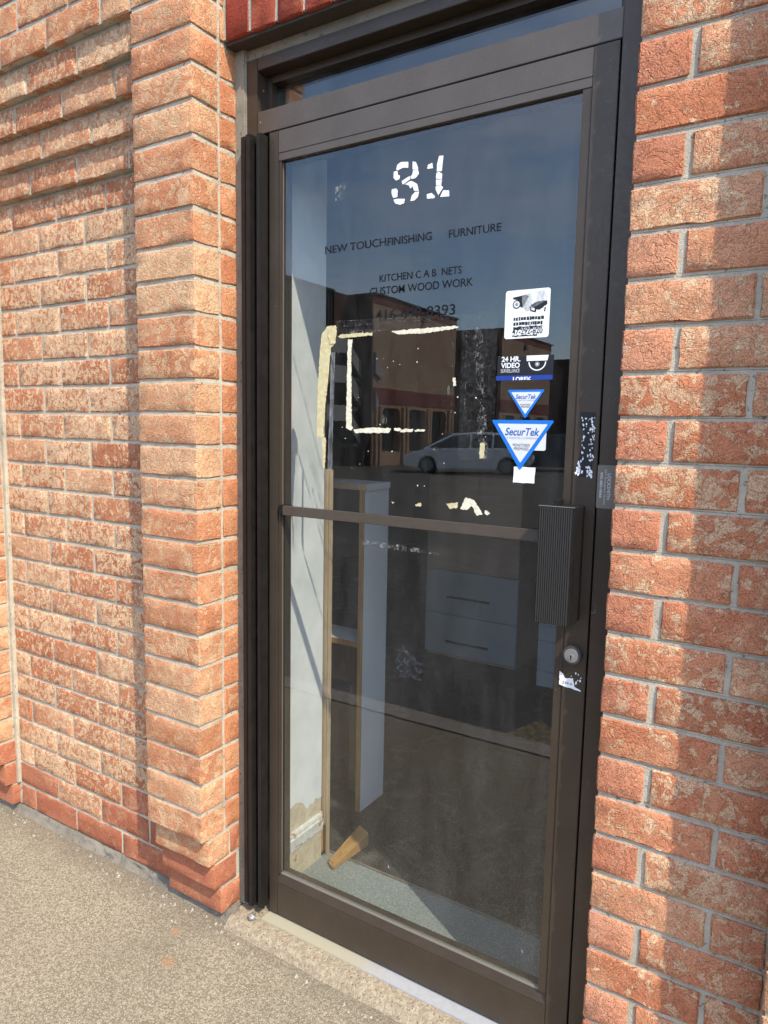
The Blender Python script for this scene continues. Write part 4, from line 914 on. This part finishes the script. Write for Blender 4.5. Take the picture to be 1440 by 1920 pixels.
# ------------------------------------------------------------------ parked cars
M['car_silver'] = mat('silver_paint', (.80, .81, .82), .35, .1); M['car_dark'] = mat('graphite_paint', (.10, .115, .13), .28, .5)
M['car_glass'] = mat('car_window', (.012, .015, .018), .05, spec=.9); M['tyre'] = mat('tyre', (.015, .015, .015), .85); M['rim'] = mat('alloy_rim', (.25, .25, .26), .35, .8)
M['tail'] = mat('tail_lamp', (.28, .02, .02), .2); M['head'] = mat('head_lamp', (.6, .62, .65), .1); M['trim'] = mat('black_trim', (.02, .02, .02), .5)
def car(name, label, loc, rz, paint, Lc=5.05, Hc=1.62):
    t = thing(name, label, 'car', loc, rz, 'cars parked across the lot')
    hw = .93; k = Hc / 1.62
    # lower body side outline with wheel arches (x forward, z up)
    fwx, rwx, R = 1.50, -1.55, .37
    out = [(-2.48, .42), (-2.53, .62), (-2.47, 1.02), (-2.30, 1.06), (1.30, 1.00), (2.05, .88), (2.40, .70), (2.50, .52), (2.46, .28)]
    def arch(cx_): return [(cx_ + R * math.cos(a), .33 + R * math.sin(a)) for a in [math.pi * i / 10 for i in range(11)]]
    low = [(fwx + R, .22)] + arch(fwx) + [(fwx - R, .20), (rwx + R, .20)] + arch(rwx) + [(rwx - R, .26)]
    b = MB(); b.prism(out + low, -hw, hw, 'y'); b.build('body', M[paint], t, bevel=.045, smooth=False, local=True)
    # greenhouse: tapered cabin
    prof = [(-2.42, 1.03), (-2.26, 1.48 * k), (-1.9, 1.58 * k), (-.4, Hc), (.55, 1.55 * k), (1.75, .96)]
    V = []; n = len(prof)
    for sgn in (-1, 1):
        for (x_, z_) in prof:
            inset = .05 + .22 * max(0, (z_ - 1.0)) / .62
            V.append((x_, sgn * (hw - inset), z_))
    g = MB(); g.add(V, [tuple(range(n)), tuple(range(2 * n - 1, n - 1, -1))] + [(i, i + n, (i + 1) % n + n, (i + 1) % n) for i in range(n)])
    co = g.build('cabin', M[paint], t, bevel=.03, local=True)
    def sidewin(pts):
        for sgn in (-1, 1):
            s = MB(); s.add([(x_, sgn * (hw - (.05 + .22 * max(0, (z_ - 1.0)) / .62) + .006), z_) for x_, z_ in pts], [tuple(range(len(pts)))]); s.build('side_window', M['car_glass'], t, local=True)
    sidewin([(1.45, 1.04), (.52, 1.47 * k), (-.10, 1.53 * k), (-.10, 1.04)])
    sidewin([(-.17, 1.04), (-.17, 1.535 * k), (-.95, 1.53 * k), (-.95, 1.04)])
    sidewin([(-1.02, 1.04), (-1.02, 1.525 * k), (-1.75, 1.48 * k), (-2.02, 1.40 * k), (-2.18, 1.06)])
    s = MB(); s.add([(1.66, -.80, 1.02), (1.66, .80, 1.02), (.62, .66, 1.53 * k), (.62, -.66, 1.53 * k)], [(0, 1, 2, 3)]); s.v = [(a + .02, b, c + .012) for a, b, c in s.v]; s.build('windscreen', M['car_glass'], t, local=True)
    s = MB(); s.add([(-2.42, -.80, 1.06), (-2.42, .80, 1.06), (-2.28, .68, 1.44 * k), (-2.28, -.68, 1.44 * k)], [(0, 1, 2, 3)]); s.v = [(a - .03, b, c) for a, b, c in s.v]; s.build('rear_window', M['car_glass'], t, local=True)
    for sx in (fwx, rwx):
        for sy in (-1, 1):
            s = MB(); s.cyl((sx, sy * .80 - .11, .335), .335, .22, 'y', 30); wo = s.build('wheel', M['tyre'], t, bevel=.02, local=True)
            s = MB(); yo = sy * .80 + (.112 if sy > 0 else -.122); s.cyl((sx, yo, .335), .225, .01, 'y', 24); r_ = s.build('rim', M['rim'], wo, local=True)
    for sgn in (-1, 1):
        s = MB(); s.box(2.20, 2.44, sgn * .62 - .16, sgn * .62 + .16, .62, .76); s.build('headlight', M['head'], t, bevel=.03, local=True)
        s = MB(); s.box(-2.55, -2.22, sgn * .80 - .13, sgn * .80 + .135, .82, 1.10); s.build('tail_light', M['tail'], t, bevel=.03, local=True)
        s = MB(); s.box(.85, 1.05, sgn * 1.02 - .09, sgn * 1.02 + .09, 1.0, 1.14); s.build('wing_mirror', M['trim'], t, bevel=.03, local=True)
    s = MB(); s.box(-2.57, -2.40, -.80, .80, .38, .58); s.build('bumper', M['trim'], t, bevel=.03, local=True)
    s = MB(); s.box(2.38, 2.53, -.75, .75, .28, .48); s.build('bumper', M['trim'], t, bevel=.03, local=True)
    return t
ang = math.atan2(.33, -.944)
# centre line of the near wheels (-11.69,-22.49) .. (-8.77,-23.51)
mid = Vector((-10.23, -23.0)); f_ = Vector((math.cos(ang), math.sin(ang))); away = Vector((-.33, -.944))
c = mid + away * .90 + f_ * .02
car('parked_car', 'long silver family car parked across the lot, mirrored in the door glass', (c.x, c.y, LZ), ang, 'car_silver', Hc=1.66)
car('parked_car', 'dark grey car parked behind the silver one, only its tail showing past it', (-8.6, -28.2, LZ), ang, 'car_dark', Hc=1.62)
